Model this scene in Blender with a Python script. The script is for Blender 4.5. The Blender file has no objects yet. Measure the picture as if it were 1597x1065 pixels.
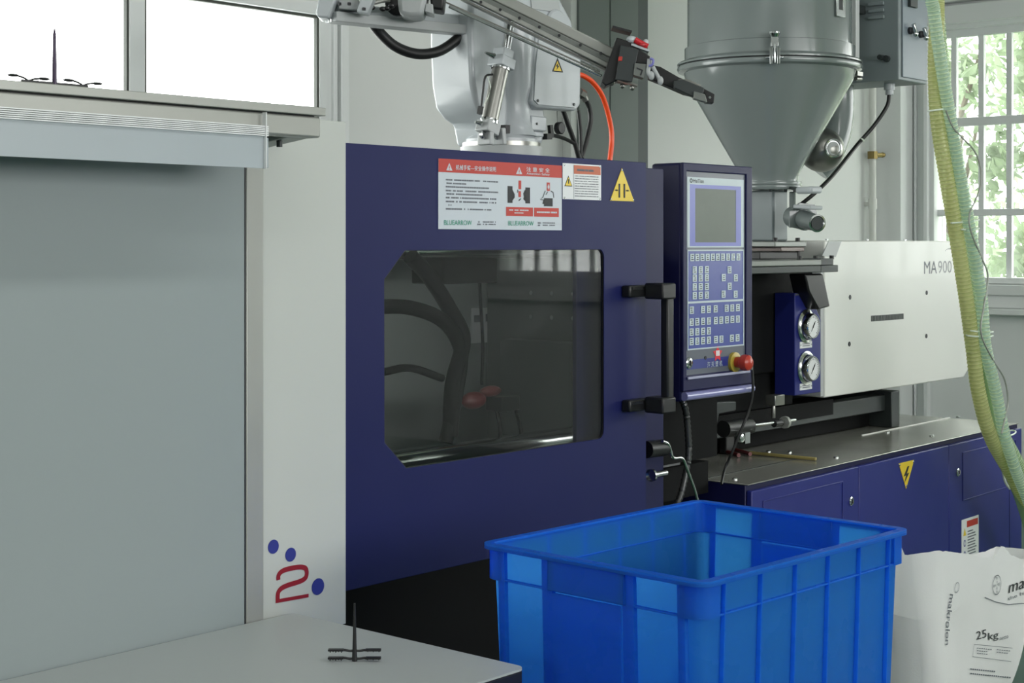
import bpy, bmesh, math, random
from mathutils import Vector, Matrix, noise
from mathutils.geometry import tessellate_polygon

random.seed(7)
scene = bpy.context.scene
COL = scene.collection
V = Vector

# ------------------------------------------------------------------ camera
FPX, CX, HZ, CAMZ = 2450.0, 798.5, 380.0, 1.5
TH = math.radians(41.0)
FX, FY = math.cos(TH), math.sin(TH)
RX, RY = math.sin(TH), -math.cos(TH)
cam_data = bpy.data.cameras.new('camera')
cam_data.sensor_width = 36.0
cam_data.lens = FPX / 1597.0 * 36.0
cam_data.shift_y = -(532.5 - HZ) / 1597.0
cam_data.clip_start = 0.05
cam_data.clip_end = 200
cam = bpy.data.objects.new('camera', cam_data)
cam.location = (0, 0, CAMZ)
cam.rotation_euler = (math.radians(90), 0, -(math.pi / 2 - TH))
COL.objects.link(cam)
scene.camera = cam

# ------------------------------------------------------------------ world, lamps, exposure
world = bpy.data.worlds.new('overcast_sky')
scene.world = world
world.use_nodes = True
bg = world.node_tree.nodes['Background']
bg.inputs['Color'].default_value = (1.0, 0.995, 0.985, 1)
bg.inputs['Strength'].default_value = 8.5


def area(name, loc, target, sx, sy, power, color=(1, 1, 1)):
    l = bpy.data.lights.new(name, 'AREA')
    l.shape = 'RECTANGLE'
    l.size, l.size_y, l.energy, l.color = sx, sy, power, color
    o = bpy.data.objects.new(name, l)
    o.location = loc
    o.rotation_euler = (V(target) - V(loc)).to_track_quat('-Z', 'Y').to_euler()
    COL.objects.link(o)
    return o


# daylight comes through the windows (portals only guide the sampling of the sky); two weak unseen fill lamps added overhead
def portal(loc, target, sx, sy):
    o = area('window_portal', loc, target, sx, sy, 0.0)
    o.data.cycles.is_portal = True


portal((8.60, 0.9, 2.04), (0, 0.9, 2.04), 6.7, 1.52)
portal((1.75, 4.45, 1.9), (1.75, 0, 1.9), 4.7, 1.03)
portal((3.0, -4.95, 2.4), (3.0, 0.0, 2.4), 6.2, 1.6)
portal((-4.45, 0.0, 2.1), (0, 0.0, 2.1), 1.4, 1.2)
area('overhead_fill', (3.6, 0.4, 3.9), (3.6, 0.4, 0), 3.0, 0.25, 26, (1.0, 1.0, 0.98))
area('overhead_fill', (0.2, 0.4, 3.9), (0.2, 0.4, 0), 3.0, 0.25, 26, (1.0, 1.0, 0.98))
scene.view_settings.view_transform = 'Standard'
scene.view_settings.look = 'None'
scene.view_settings.gamma = 1.0
scene.view_settings.use_curve_mapping = False
scene.view_settings.exposure = 0.08
scene.cycles.use_denoising = True
scene.cycles.max_bounces = 8
scene.cycles.transparent_max_bounces = 12
scene.cycles.caustics_reflective = False
scene.cycles.caustics_refractive = False


# ------------------------------------------------------------------ pixel rays onto real planes
def PY(u, v, Y):
    r = (u - CX) / FPX
    d = Y / (FY + r * RY)
    return V((d * (FX + r * RX), Y, CAMZ - (v - HZ) / FPX * d))


def PX(u, v, X):
    r = (u - CX) / FPX
    d = X / (FX + r * RX)
    return V((X, d * (FY + r * RY), CAMZ - (v - HZ) / FPX * d))


def PD(u, v, d):
    r = (u - CX) / FPX
    return V((d * (FX + r * RX), d * (FY + r * RY), CAMZ - (v - HZ) / FPX * d))


def PZ(u, v, Z):
    return PD(u, v, (CAMZ - Z) * FPX / (v - HZ))


# ------------------------------------------------------------------ materials
def srgb(r, g, b):
    def f(c):
        c /= 255.0
        return c / 12.92 if c <= 0.04045 else ((c + 0.055) / 1.055) ** 2.4
    return (f(r), f(g), f(b), 1)


def mat(name, col, rough=0.5, metal=0.0, var=0.06, scale=6.0, bump=0.0, bscale=200.0, spec=0.5, coat=0.0,
        emit=None, estr=0.0, rvar=0.08):
    m = bpy.data.materials.new(name)
    m.use_nodes = True
    nt = m.node_tree
    p = nt.nodes['Principled BSDF']
    tc = nt.nodes.new('ShaderNodeTexCoord')
    n = nt.nodes.new('ShaderNodeTexNoise')
    n.inputs['Scale'].default_value = scale
    n.inputs['Detail'].default_value = 5
    nt.links.new(tc.outputs['Object'], n.inputs['Vector'])
    mix = nt.nodes.new('ShaderNodeMix')
    mix.data_type = 'RGBA'
    mix.inputs['A'].default_value = tuple(c * (1 - var) for c in col[:3]) + (1,)
    mix.inputs['B'].default_value = tuple(min(1, c * (1 + var)) for c in col[:3]) + (1,)
    nt.links.new(n.outputs['Fac'], mix.inputs['Factor'])
    nt.links.new(mix.outputs['Result'], p.inputs['Base Color'])
    mr = nt.nodes.new('ShaderNodeMapRange')
    mr.inputs['To Min'].default_value = max(0.02, rough - rvar)
    mr.inputs['To Max'].default_value = min(1, rough + rvar)
    nt.links.new(n.outputs['Fac'], mr.inputs['Value'])
    nt.links.new(mr.outputs['Result'], p.inputs['Roughness'])
    p.inputs['Metallic'].default_value = metal
    p.inputs['Specular IOR Level'].default_value = spec
    p.inputs['Coat Weight'].default_value = coat
    if bump:
        n2 = nt.nodes.new('ShaderNodeTexNoise')
        n2.inputs['Scale'].default_value = bscale
        nt.links.new(tc.outputs['Object'], n2.inputs['Vector'])
        b = nt.nodes.new('ShaderNodeBump')
        b.inputs['Strength'].default_value = bump
        b.inputs['Distance'].default_value = 0.002
        nt.links.new(n2.outputs['Fac'], b.inputs['Height'])
        nt.links.new(b.outputs['Normal'], p.inputs['Normal'])
    if emit:
        p.inputs['Emission Color'].default_value = emit
        p.inputs['Emission Strength'].default_value = estr
    return m


def glassy(name, tint, gloss=0.08, rough=0.02, haze=0.0, hazecol=(0.8, 0.8, 0.8, 1)):
    """thin pane: tinted see-through layer with a fresnel gloss and a little diffuse haze"""
    m = bpy.data.materials.new(name)
    m.use_nodes = True
    nt = m.node_tree
    nt.nodes.clear()
    out = nt.nodes.new('ShaderNodeOutputMaterial')
    tr = nt.nodes.new('ShaderNodeBsdfTransparent')
    tr.inputs['Color'].default_value = tint
    gl = nt.nodes.new('ShaderNodeBsdfGlossy')
    gl.inputs['Roughness'].default_value = rough
    df = nt.nodes.new('ShaderNodeBsdfDiffuse')
    df.inputs['Color'].default_value = hazecol
    nz = nt.nodes.new('ShaderNodeTexNoise')
    nz.inputs['Scale'].default_value = 3.0
    nz.inputs['Detail'].default_value = 8
    mr = nt.nodes.new('ShaderNodeMapRange')
    mr.inputs['From Min'].default_value = 0.3
    mr.inputs['From Max'].default_value = 0.7
    mr.inputs['To Min'].default_value = haze * 0.6
    mr.inputs['To Max'].default_value = haze * 1.4
    nt.links.new(nz.outputs['Fac'], mr.inputs['Value'])
    m1 = nt.nodes.new('ShaderNodeMixShader')
    nt.links.new(mr.outputs['Result'], m1.inputs['Fac'])
    nt.links.new(tr.outputs[0], m1.inputs[1])
    nt.links.new(df.outputs[0], m1.inputs[2])
    lw = nt.nodes.new('ShaderNodeFresnel')
    ge = nt.nodes.new('ShaderNodeNewGeometry')   # same reflectance entering and leaving the thin pane
    ir = nt.nodes.new('ShaderNodeMapRange')
    ir.inputs['To Min'].default_value = 1.45
    ir.inputs['To Max'].default_value = 1 / 1.45
    nt.links.new(ge.outputs['Backfacing'], ir.inputs['Value'])
    nt.links.new(ir.outputs['Result'], lw.inputs['IOR'])
    mu = nt.nodes.new('ShaderNodeMath')
    mu.operation = 'MULTIPLY_ADD'
    mu.inputs[1].default_value = 0.75
    mu.inputs[2].default_value = gloss
    nt.links.new(lw.outputs[0], mu.inputs[0])
    m2 = nt.nodes.new('ShaderNodeMixShader')
    nt.links.new(mu.outputs[0], m2.inputs['Fac'])
    nt.links.new(m1.outputs[0], m2.inputs[1])
    nt.links.new(gl.outputs[0], m2.inputs[2])
    nt.links.new(m2.outputs[0], out.inputs['Surface'])
    return m


def translucent(name, col, tfac=0.4, gloss_rough=0.3, clear=0.0, bump=0.0, var=0.06):
    m = mat(name, col, gloss_rough, bump=bump, var=var)
    nt = m.node_tree
    p = nt.nodes['Principled BSDF']
    out = [n for n in nt.nodes if n.type == 'OUTPUT_MATERIAL'][0]
    t = nt.nodes.new('ShaderNodeBsdfTranslucent')
    t.inputs['Color'].default_value = col
    mx = nt.nodes.new('ShaderNodeMixShader')
    mx.inputs['Fac'].default_value = tfac
    nt.links.new(p.outputs[0], mx.inputs[1])
    nt.links.new(t.outputs[0], mx.inputs[2])
    last = mx
    if clear:
        tr = nt.nodes.new('ShaderNodeBsdfTransparent')
        tr.inputs['Color'].default_value = tuple(min(1, c * 0.4 + 0.6) for c in col[:3]) + (1,)
        m2 = nt.nodes.new('ShaderNodeMixShader')
        m2.inputs['Fac'].default_value = clear
        nt.links.new(mx.outputs[0], m2.inputs[1])
        nt.links.new(tr.outputs[0], m2.inputs[2])
        last = m2
    nt.links.new(last.outputs[0], out.inputs['Surface'])
    return m


M = dict(
    blue2=mat('blue_cabinet_paint', srgb(36, 43, 116), 0.38, var=0.03, spec=0.35),
    blue=mat('blue_machine_paint', srgb(22, 28, 80), 0.45, var=0.03, bump=0.05, bscale=350, spec=0.25),
    dblue=mat('dark_blue_paint', srgb(20, 22, 66), 0.45, var=0.05, spec=0.3),
    blackpaint=mat('black_machined_steel', srgb(24, 26, 27), 0.45, var=0.2),
    darkgrey=mat('dark_grey_steel', srgb(50, 56, 56), 0.45, metal=0.1, var=0.12),
    greyplate=mat('grey_ground_steel', srgb(120, 124, 120), 0.35, metal=0.4, var=0.08),
    cream=mat('cream_machine_paint', srgb(226, 228, 222), 0.35, var=0.02, coat=0.1),
    basetop=mat('polished_machine_deck', srgb(176, 177, 168), 0.22, metal=0.55, var=0.06, scale=3),
    bedblack=mat('shadowed_bed_paint', srgb(14, 15, 16), 0.7, var=0.2, spec=0.15),  # the bed's shade is put into this near-black colour
    rubber=mat('black_rubber', srgb(18, 20, 20), 0.45, var=0.15),
    black=mat('matt_black_plastic', srgb(20, 21, 22), 0.4, var=0.15),
    chrome=mat('bright_chrome', srgb(205, 208, 208), 0.16, metal=1.0, var=0.05),
    steel=mat('brushed_stainless', srgb(150, 150, 145), 0.3, metal=0.9, var=0.1),
    alu=mat('anodised_aluminium', srgb(160, 162, 156), 0.42, metal=0.35, var=0.03),
    panelwhite=mat('white_laminate_panel', srgb(188, 192, 186), 0.5, var=0.015),
    panelgrey=mat('pale_grey_panel', srgb(142, 152, 152), 0.55, var=0.02, scale=2),
    tabletop=mat('grey_laminate_tabletop', srgb(174, 180, 179), 0.42, var=0.02),
    edge=mat('black_edge_band', srgb(28, 29, 32), 0.4),
    hopper=mat('grey_hopper_enamel', srgb(124, 133, 132), 0.22, var=0.01, coat=0.4),
    boxgrey=mat('grey_control_box_paint', srgb(128, 138, 140), 0.45, var=0.03),
    robot=mat('white_robot_enamel', srgb(186, 192, 195), 0.32, var=0.02, coat=0.15),
    robotgrey=mat('light_grey_casting', srgb(176, 180, 180), 0.4, var=0.05),
    wall=mat('painted_plaster_wall', srgb(222, 225, 222), 0.75, var=0.03, scale=1.5, bump=0.1, bscale=60),
    wallr=mat('white_plaster_wall', srgb(236, 239, 238), 0.75, var=0.02, scale=1.5),
    column=mat('dark_grey_column_paint', srgb(118, 127, 124), 0.6, var=0.06, scale=3),
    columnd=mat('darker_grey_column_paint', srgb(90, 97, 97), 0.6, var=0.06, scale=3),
    frame=mat('white_window_frame', srgb(234, 237, 236), 0.45, var=0.03),
    floor=mat('green_epoxy_floor', srgb(30, 84, 58), 0.3, var=0.12, scale=2.0),
    ceiling=mat('ceiling_white', srgb(200, 200, 198), 0.8),
    ground=mat('outdoor_lawn', srgb(86, 112, 66), 0.9, var=0.3, scale=4),
    seal=mat('dark_window_seal', srgb(60, 64, 58), 0.6),
    white=mat('white_print', srgb(225, 228, 228), 0.45, var=0.01),
    signwhite=mat('sign_white', srgb(196, 204, 210), 0.4, var=0.01),
    red=mat('red_print', srgb(186, 52, 40), 0.45, var=0.03),
    dred=mat('dark_red_digit', srgb(140, 24, 32), 0.4, var=0.03),
    orangeprint=mat('orange_print', srgb(190, 92, 52), 0.4),
    yellow=mat('yellow_print', srgb(226, 196, 50), 0.4, var=0.03),
    inkblack=mat('black_print', srgb(28, 30, 34), 0.5),
    inkgrey=mat('grey_print', srgb(104, 108, 116), 0.5),
    green=mat('green_print', srgb(40, 150, 120), 0.5),
    inkblue=mat('blue_print', srgb(40, 48, 130), 0.45),
    bezel=mat('grey_bezel', srgb(92, 98, 108), 0.35, var=0.04),
    membrane=mat('blue_membrane', srgb(62, 76, 150), 0.3, var=0.05),
    violet=mat('violet_screen_frame', srgb(92, 100, 178), 0.3),
    key=mat('pale_membrane_key', srgb(186, 200, 204), 0.4),
    screen=mat('switched_off_screen', srgb(92, 102, 92), 0.35, var=0.12, scale=20, spec=0.3),
    estop=mat('red_mushroom_cap', srgb(178, 56, 40), 0.3),
    eyellow=mat('yellow_stop_ring', srgb(176, 156, 60), 0.35),
    crate=translucent('blue_crate_plastic', srgb(64, 160, 244), 0.73, 0.28, bump=0.03),
    paper=translucent('white_sack_paper', srgb(246, 247, 245), 0.25, 0.55, bump=0.15),
    orangehose=mat('orange_hose_plastic', srgb(240, 78, 28), 0.3),
    brass=mat('dull_brass', srgb(150, 132, 84), 0.35, metal=0.7, var=0.1),
    whitepipe=mat('white_water_pipe', srgb(216, 218, 212), 0.4),
    leafmat=translucent('leaf_green', srgb(138, 156, 122), 0.4, 0.5, var=0.45),
    bark=mat('grey_bark', srgb(96, 84, 70), 0.9, var=0.3),
    gripred=mat('dark_red_grip', srgb(96, 30, 30), 0.4),
    wood=mat('yellow_bamboo', srgb(150, 138, 84), 0.5, var=0.15),
    insidegrey=mat('inner_sheet_grey', srgb(152, 158, 156), 0.6, var=0.05),
    insidedark=mat('inner_platen_grey', srgb(128, 132, 132), 0.5, var=0.06),
    coil=translucent('milky_hose_coil', srgb(226, 236, 206), 0.5, 0.2),
    coilyellow=translucent('yellow_hose_coil', srgb(224, 224, 176), 0.5, 0.2),
    hosegreen=translucent('clear_green_hose', srgb(188, 214, 172), 0.5, 0.15, clear=0.32),
    hoseyellow=translucent('clear_yellow_hose', srgb(214, 218, 156), 0.5, 0.15, clear=0.28),
    hosecyan=translucent('clear_pale_hose', srgb(204, 228, 214), 0.45, 0.12, clear=0.45),
    tie=mat('white_nylon_tie', srgb(226, 236, 222), 0.35),
    sheet=translucent('frosted_plastic_strip', srgb(205, 214, 218), 0.4, 0.35),
    winglass=glassy('window_glass', (0.97, 0.99, 0.98, 1), 0.0, haze=0.14),  # whitish haze mixed in to wash out the bright view outside
    tinted=glassy('smoked_acrylic', (0.86, 0.87, 0.86, 1), 0.0, haze=0.008, hazecol=(0.35, 0.37, 0.37, 1)),
)


# ------------------------------------------------------------------ mesh builder
WLOC = {}


class MB:
    def __init__(s, xf=None):
        s.v, s.f, s.m, s.mi, s.xf = [], [], [], 0, xf

    def add(s, vs, fs):
        o = len(s.v)
        s.v += [V(p) for p in vs]
        for f in fs:
            s.f.append([i + o for i in f])
            s.m.append(s.mi)
        return s

    def hexa(s, p):
        return s.add(p, [(0, 3, 2, 1), (4, 5, 6, 7), (0, 1, 5, 4), (1, 2, 6, 5), (2, 3, 7, 6), (3, 0, 4, 7)])

    def box(s, x0, x1, y0, y1, z0, z1):
        return s.hexa([(x0, y0, z0), (x1, y0, z0), (x1, y1, z0), (x0, y1, z0),
                       (x0, y0, z1), (x1, y0, z1), (x1, y1, z1), (x0, y1, z1)])

    def bar(s, a, b, w, h, up=(0, 0, 1)):
        """rectangular bar from a to b; w sideways, h along up"""
        a, b = V(a), V(b)
        t = (b - a).normalized()
        side = t.cross(V(up)).normalized()
        u2 = side.cross(t).normalized()
        p = []
        for e in (a, b):
            for q, r in ((-1, -1), (1, -1), (1, 1), (-1, 1)):
                p.append(e + side * q * w / 2 + u2 * r * h / 2)
        return s.hexa(p)

    def extrude(s, poly, vec):
        n = len(poly)
        a = [V(p) for p in poly]
        b = [p + V(vec) for p in a]
        fs = [tuple(range(n))[::-1], tuple(range(n, 2 * n))]
        for i in range(n):
            j = (i + 1) % n
            fs.append((i, j, n + j, n + i))
        return s.add(a + b, fs)

    def plate(s, outer, holes, vec):
        loops = [[V(p) for p in outer]] + [[V(p) for p in h] for h in holes]
        flat = [p for l in loops for p in l]
        tris = tessellate_polygon(loops)
        n = len(flat)
        fs = [tuple(t) for t in tris] + [tuple(i + n for i in t)[::-1] for t in tris]
        o = 0
        for l in loops:
            k = len(l)
            for i in range(k):
                j = (i + 1) % k
                fs.append((o + i, o + j, n + o + j, n + o + i))
            o += k
        return s.add(flat + [p + V(vec) for p in flat], fs)

    def cyl(s, a, b, r0, r1=None, n=20, caps=True):
        r1 = r0 if r1 is None else r1
        a, b = V(a), V(b)
        t = (b - a).normalized()
        x = t.orthogonal().normalized()
        y = t.cross(x)
        vs = []
        for e, r in ((a, r0), (b, r1)):
            for i in range(n):
                an = 2 * math.pi * i / n
                vs.append(e + (x * math.cos(an) + y * math.sin(an)) * r)
        fs = [(i, (i + 1) % n, n + (i + 1) % n, n + i) for i in range(n)]
        if caps:
            fs += [tuple(range(n))[::-1], tuple(range(n, 2 * n))]
        return s.add(vs, fs)

    def lathe(s, base, prof, n=40, axis=(0, 0, 1)):
        """prof: (radius, height) pairs along axis; open ends with r=0 closed"""
        base = V(base)
        t = V(axis).normalized()
        x = t.orthogonal().normalized()
        y = t.cross(x)
        vs, fs = [], []
        for r, h in prof:
            for i in range(n):
                an = 2 * math.pi * i / n
                vs.append(base + t * h + (x * math.cos(an) + y * math.sin(an)) * max(r, 1e-5))
        for k in range(len(prof) - 1):
            for i in range(n):
                j = (i + 1) % n
                fs.append((k * n + i, k * n + j, (k + 1) * n + j, (k + 1) * n + i))
        return s.add(vs, fs)

    def tube(s, pts, r, n=10, sub=8, ridge=0.0, pitch=None, caps=True, alt=False):
        """smooth tube through pts"""
        pts = [V(p) for p in pts]
        if sub > 1 and len(pts) > 2:
            q = [pts[0] * 2 - pts[1]] + pts + [pts[-1] * 2 - pts[-2]]
            path = []
            for i in range(1, len(q) - 2):
                k = sub
                if pitch:
                    k = max(2, int((q[i + 1] - q[i]).length / pitch))
                for j in range(k):
                    t = j / k
                    p0, p1, p2, p3 = q[i - 1:i + 3]
                    path.append(0.5 * ((2 * p1) + (p2 - p0) * t + (2 * p0 - 5 * p1 + 4 * p2 - p3) * t * t
                                       + (3 * p1 - p0 - 3 * p2 + p3) * t ** 3))
            path.append(pts[-1])
        else:
            path = pts
        t0 = (path[1] - path[0]).normalized()
        x = t0.orthogonal().normalized()
        vs, fs = [], []
        m = len(path)
        for i, p in enumerate(path):
            t = (path[min(i + 1, m - 1)] - path[max(i - 1, 0)]).normalized()
            x = (x - t * x.dot(t)).normalized()
            y = t.cross(x)
            rr = r * (1 + (ridge if (i // 2 if alt else i) % 2 else -ridge))
            for k in range(n):
                an = 2 * math.pi * k / n
                vs.append(p + (x * math.cos(an) + y * math.sin(an)) * rr)
        for i in range(m - 1):
            for k in range(n):
                j = (k + 1) % n
                fs.append((i * n + k, i * n + j, (i + 1) * n + j, (i + 1) * n + k))
        if caps:
            fs += [tuple(range(n))[::-1], tuple(range((m - 1) * n, m * n))]
        s.add(vs, fs)
        if alt:
            k0 = len(s.m) - len(fs)
            for i in range(m - 1):
                if i % 4 == 2:
                    for k in range(n):
                        s.m[k0 + i * n + k] = 1
        return s

    def ball(s, c, r, n=12, sq=(1, 1, 1)):
        c = V(c)
        vs, fs = [], []
        rows = max(4, n // 2)
        for i in range(rows + 1):
            ph = math.pi * i / rows
            for k in range(n):
                an = 2 * math.pi * k / n
                rr = max(math.sin(ph), 1e-4)
                vs.append(c + V((rr * math.cos(an) * r * sq[0], rr * math.sin(an) * r * sq[1], math.cos(ph) * r * sq[2])))
        for i in range(rows):
            for k in range(n):
                j = (k + 1) % n
                fs.append((i * n + k, i * n + j, (i + 1) * n + j, (i + 1) * n + k))
        return s.add(vs, fs)

    def build(s, name, m, parent=None, bevel=0.0, label=None, kind=None, ang=40, segs=2, solid=0, keep=False):
        vs = [s.xf(p) for p in s.v] if s.xf else s.v
        lo = V((min(p.x for p in vs), min(p.y for p in vs), min(p.z for p in vs)))
        hi = V((max(p.x for p in vs), max(p.y for p in vs), max(p.z for p in vs)))
        c = (lo + hi) / 2
        if parent is None:
            c = V((c.x, c.y, lo.z))
        me = bpy.data.meshes.new(name)
        bm = bmesh.new()
        bv = [bm.verts.new(p - c) for p in vs]
        for f, mi in zip(s.f, s.m):
            try:
                fc = bm.faces.new([bv[i] for i in f])
                fc.material_index = mi
                fc.smooth = True
            except ValueError:
                pass
        if not keep:
            bmesh.ops.recalc_face_normals(bm, faces=bm.faces)
        bm.to_mesh(me)
        bm.free()
        for q in (m if isinstance(m, (list, tuple)) else [m]):
            me.materials.append(M[q] if isinstance(q, str) else q)
        me.set_sharp_from_angle(angle=math.radians(ang))
        o = bpy.data.objects.new(name, me)
        COL.objects.link(o)
        if parent is not None:
            o.parent = parent
            o.location = c - WLOC[parent]
        else:
            o.location = c
        WLOC[o] = c
        if solid:
            md = o.modifiers.new('thickness', 'SOLIDIFY')
            md.thickness = solid
            md.offset = 0
        if bevel:
            b = o.modifiers.new('bevel', 'BEVEL')
            b.width = bevel
            b.segments = segs
            b.limit_method = 'ANGLE'
            b.angle_limit = math.radians(35)
        if label:
            o['label'] = label
        if kind:
            o['kind'] = kind
        return o


def thing(name, loc, label, cat, group=None):
    o = bpy.data.objects.new(name, None)
    o.empty_display_size = 0.1
    o.location = loc
    COL.objects.link(o)
    WLOC[o] = V(loc)
    o['label'], o['category'] = label, cat
    if group:
        o['group'] = group
    return o


def tag(o, label, cat, group=None):
    o['label'], o['category'] = label, cat
    if group:
        o['group'] = group
    return o


def struct(mb, name, m, **k):
    return mb.build(name, m, kind='structure', **k)


def text(body, ll, w, h, ux, uz, m, parent, name='lettering', off=0.0008, shear=0.0, bold=0.0, wrap=None):
    """flat lettering fitted into a w x h box whose lower-left corner is ll; ux right, uz up"""
    cu = bpy.data.curves.new('t', 'FONT')
    cu.body = body
    cu.size = 1.0
    cu.shear = shear
    cu.offset = bold
    cu.resolution_u = 3
    cu.fill_mode = 'FRONT'
    to = bpy.data.objects.new('t', cu)
    COL.objects.link(to)
    dg = bpy.context.evaluated_depsgraph_get()
    me = bpy.data.meshes.new_from_object(to.evaluated_get(dg))
    COL.objects.unlink(to)
    bpy.data.objects.remove(to)
    bpy.data.curves.remove(cu)
    if not me.vertices:
        return None
    xs = [v.co.x for v in me.vertices]
    ys = [v.co.y for v in me.vertices]
    x0, x1, y0, y1 = min(xs), max(xs), min(ys), max(ys)
    ux, uz = V(ux).normalized(), V(uz).normalized()
    nrm = ux.cross(uz)
    ll = V(ll)
    mb = MB()
    pts = []
    for v in me.vertices:
        a = (v.co.x - x0) / (x1 - x0) * w
        b = (v.co.y - y0) / max(y1 - y0, 1e-6) * h
        p = ll + ux * a + uz * b
        if wrap:
            p = wrap(p)
        pts.append(p + nrm * off)
    mb.add(pts, [tuple(p.vertices) for p in me.polygons])
    bpy.data.meshes.remove(me)
    return mb.build(name, m, parent, keep=True)


def flat(polys, Y, off=0.0006, th=0.0004, mb=None):
    """thin printed shapes on a wall-parallel face at Y (seen from -Y)"""
    mb = mb or MB()
    for p in polys:
        mb.extrude([(x, Y - off, z) for x, z in p], (0, -th, 0))
    return mb


def rect(x0, x1, z0, z1):
    return [(x0, z0), (x1, z0), (x1, z1), (x0, z1)]


def circ(x, z, r, n=20, rz=None):
    rz = rz or r
    return [(x + r * math.cos(2 * math.pi * i / n), z + rz * math.sin(2 * math.pi * i / n)) for i in range(n)]


def stroke(pts, w, mb, Y, off=0.0006, th=0.0004):
    """ribbon of constant width along 2-D points (x, z) lying on the plane Y"""
    P = [V((a, b, 0)) for a, b in pts]
    L, R = [], []
    for i, p in enumerate(P):
        t = (P[min(i + 1, len(P) - 1)] - P[max(i - 1, 0)]).normalized()
        n = V((-t.y, t.x, 0)) * w / 2
        L.append(p + n)
        R.append(p - n)
    for i in range(len(P) - 1):
        q = [L[i], R[i], R[i + 1], L[i + 1]]
        mb.extrude([(a.x, Y - off, a.y) for a in q], (0, -th, 0))
    return mb

# ================================================================== THE SETTING
YW, XW = 4.5, 8.64          # back wall and right wall planes
CEIL = 4.0
b = MB().box(-4.5, XW + 0.3, -5.0, YW + 0.3, -0.1, 0.0)
struct(b, 'floor', 'floor')
struct(MB().box(-4.5, XW + 0.3, -5.0, YW + 0.3, CEIL, CEIL + 0.1), 'ceiling', 'ceiling')

# back wall with the opening of window_1
W1L, W1R, W1B, W1T = -0.6, 4.12, 1.35, 2.372 + 0.05
b = MB()
b.box(-4.5, W1L, YW, YW + 0.25, 0, CEIL)
b.box(W1L, W1R, YW, YW + 0.25, 0, W1B)
b.box(W1L, W1R, YW, YW + 0.25, W1T, CEIL)
b.box(W1R, XW + 0.3, YW, YW + 0.25, 0, CEIL)
struct(b, 'wall_back', 'wall')
# right wall with the opening of window_2
W2N, W2F, W2B, W2T = -2.5, 4.25, 1.27, 2.80
b = MB()
b.box(XW, XW + 0.25, W2F, YW, 0, CEIL)
b.box(XW, XW + 0.25, -5.0, W2N, 0, CEIL)
b.box(XW, XW + 0.25, W2N, W2F, 0, W2B)
b.box(XW, XW + 0.25, W2N, W2F, W2T, CEIL)
struct(b, 'wall_right', 'wallr')

# the rest of the hall, behind and left of the camera
b = MB()
b.box(-4.75, -4.5, -5.0, YW + .25, 0, 1.5)
b.box(-4.75, -4.5, -5.0, YW + .25, 2.7, CEIL)
b.box(-4.75, -4.5, -5.0, -.7, 1.5, 2.7)
b.box(-4.75, -4.5, .7, YW + .25, 1.5, 2.7)
struct(b, 'wall_left', 'wall')
b = MB()
b.box(-4.5, XW + .3, -5.25, -5.0, 0, 1.6)
b.box(-4.5, XW + .3, -5.25, -5.0, 3.2, CEIL)
b.box(-4.5, -.1, -5.25, -5.0, 1.6, 3.2)
b.box(6.1, XW + .3, -5.25, -5.0, 1.6, 3.2)
struct(b, 'wall_front', 'wall')

# window_1: frame, mullions, bright panes
root = thing('window_1', ((W1L + W1R) / 2, YW, W1B), 'white framed strip window behind the shelf', 'window')
del root['category'], root['label']
root['kind'] = 'structure'
b = MB()
x4 = 4.05
b.box(W1L, W1R, YW - 0.02, YW + 0.1, W1B, W1B + 0.06)
b.box(W1L, W1R, YW - 0.02, YW + 0.1, 2.372, W1T)
b.box(x4, W1R, YW - 0.005, YW + 0.04, W1B + 0.06, 2.372)
b.box(W1L, W1L + 0.06, YW - 0.02, YW + 0.1, W1B + 0.06, 2.372)
b.build('window_frame', 'frame', root, bevel=0.004)
mxs = [(3.185, 3.25), (1.95, 2.03), (0.75, 0.83)]
for x0, x1 in mxs:
    MB().box(x0, x1, YW - 0.005, YW + 0.04, W1B + 0.06, 2.372).build('window_mullion', 'frame', root, bevel=0.004)
edges = [W1L + 0.06, 0.75, 0.83, 1.95, 2.03, 3.185, 3.25, x4]
for i in range(0, 8, 2):
    a, c = edges[i], edges[i + 1]
    p = MB().box(a, c, YW + 0.012, YW + 0.016, W1B + 0.06, 2.372).build('pane', 'winglass', root)
    s_ = MB()
    for q in ((a, a + 0.008), (c - 0.008, c)):
        s_.box(q[0], q[1], YW + 0.0, YW + 0.02, W1B + 0.06, 2.372)
    s_.box(a, c, YW + 0.0, YW + 0.02, 2.362, 2.372)
    s_.build('window_seal', 'seal', root)

# window_2: casing, outer sash grid, inner grille bars, panes
root = thing('window_2', (XW, (W2N + W2F) / 2, W2B), '', '')
del root['category'], root['label']
root['kind'] = 'structure'
b = MB()
b.box(XW - 0.015, XW + 0.12, W2F - 0.05, W2F, W2B, W2T)
b.box(XW - 0.015, XW + 0.12, W2N, W2N + 0.05, W2B, W2T)
b.box(XW - 0.015, XW + 0.12, W2N + .05, W2F - .05, W2T - 0.045, W2T)
b.box(XW - 0.015, XW + 0.12, W2N + .05, W2F - .05, W2B, W2B + 0.035)
b.build('window_frame', 'frame', root, bevel=0.004)
for v, w in ((187.5, 0.05), (331, 0.04), (46, 0.05)):
    z = PX(1540, v, XW).z
    MB().box(XW + 0.03, XW + 0.07, W2N + .05, W2F - .05, z - w / 2, z + w / 2).build('window_rail', 'frame', root, bevel=0.003)
y0 = PX(1489, 200, XW + .05).y
y1 = PX(1531.5, 200, XW + .05).y
dy = y0 - y1
k = 0
while y0 - k * dy > W2N + 0.08:
    y = y0 - k * dy
    MB().box(XW + 0.035, XW + 0.065, y - 0.017, y + 0.017, W2B + 0.035, W2T - 0.045).build('window_bar', 'frame', root, bevel=0.003)
    k += 1
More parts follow.
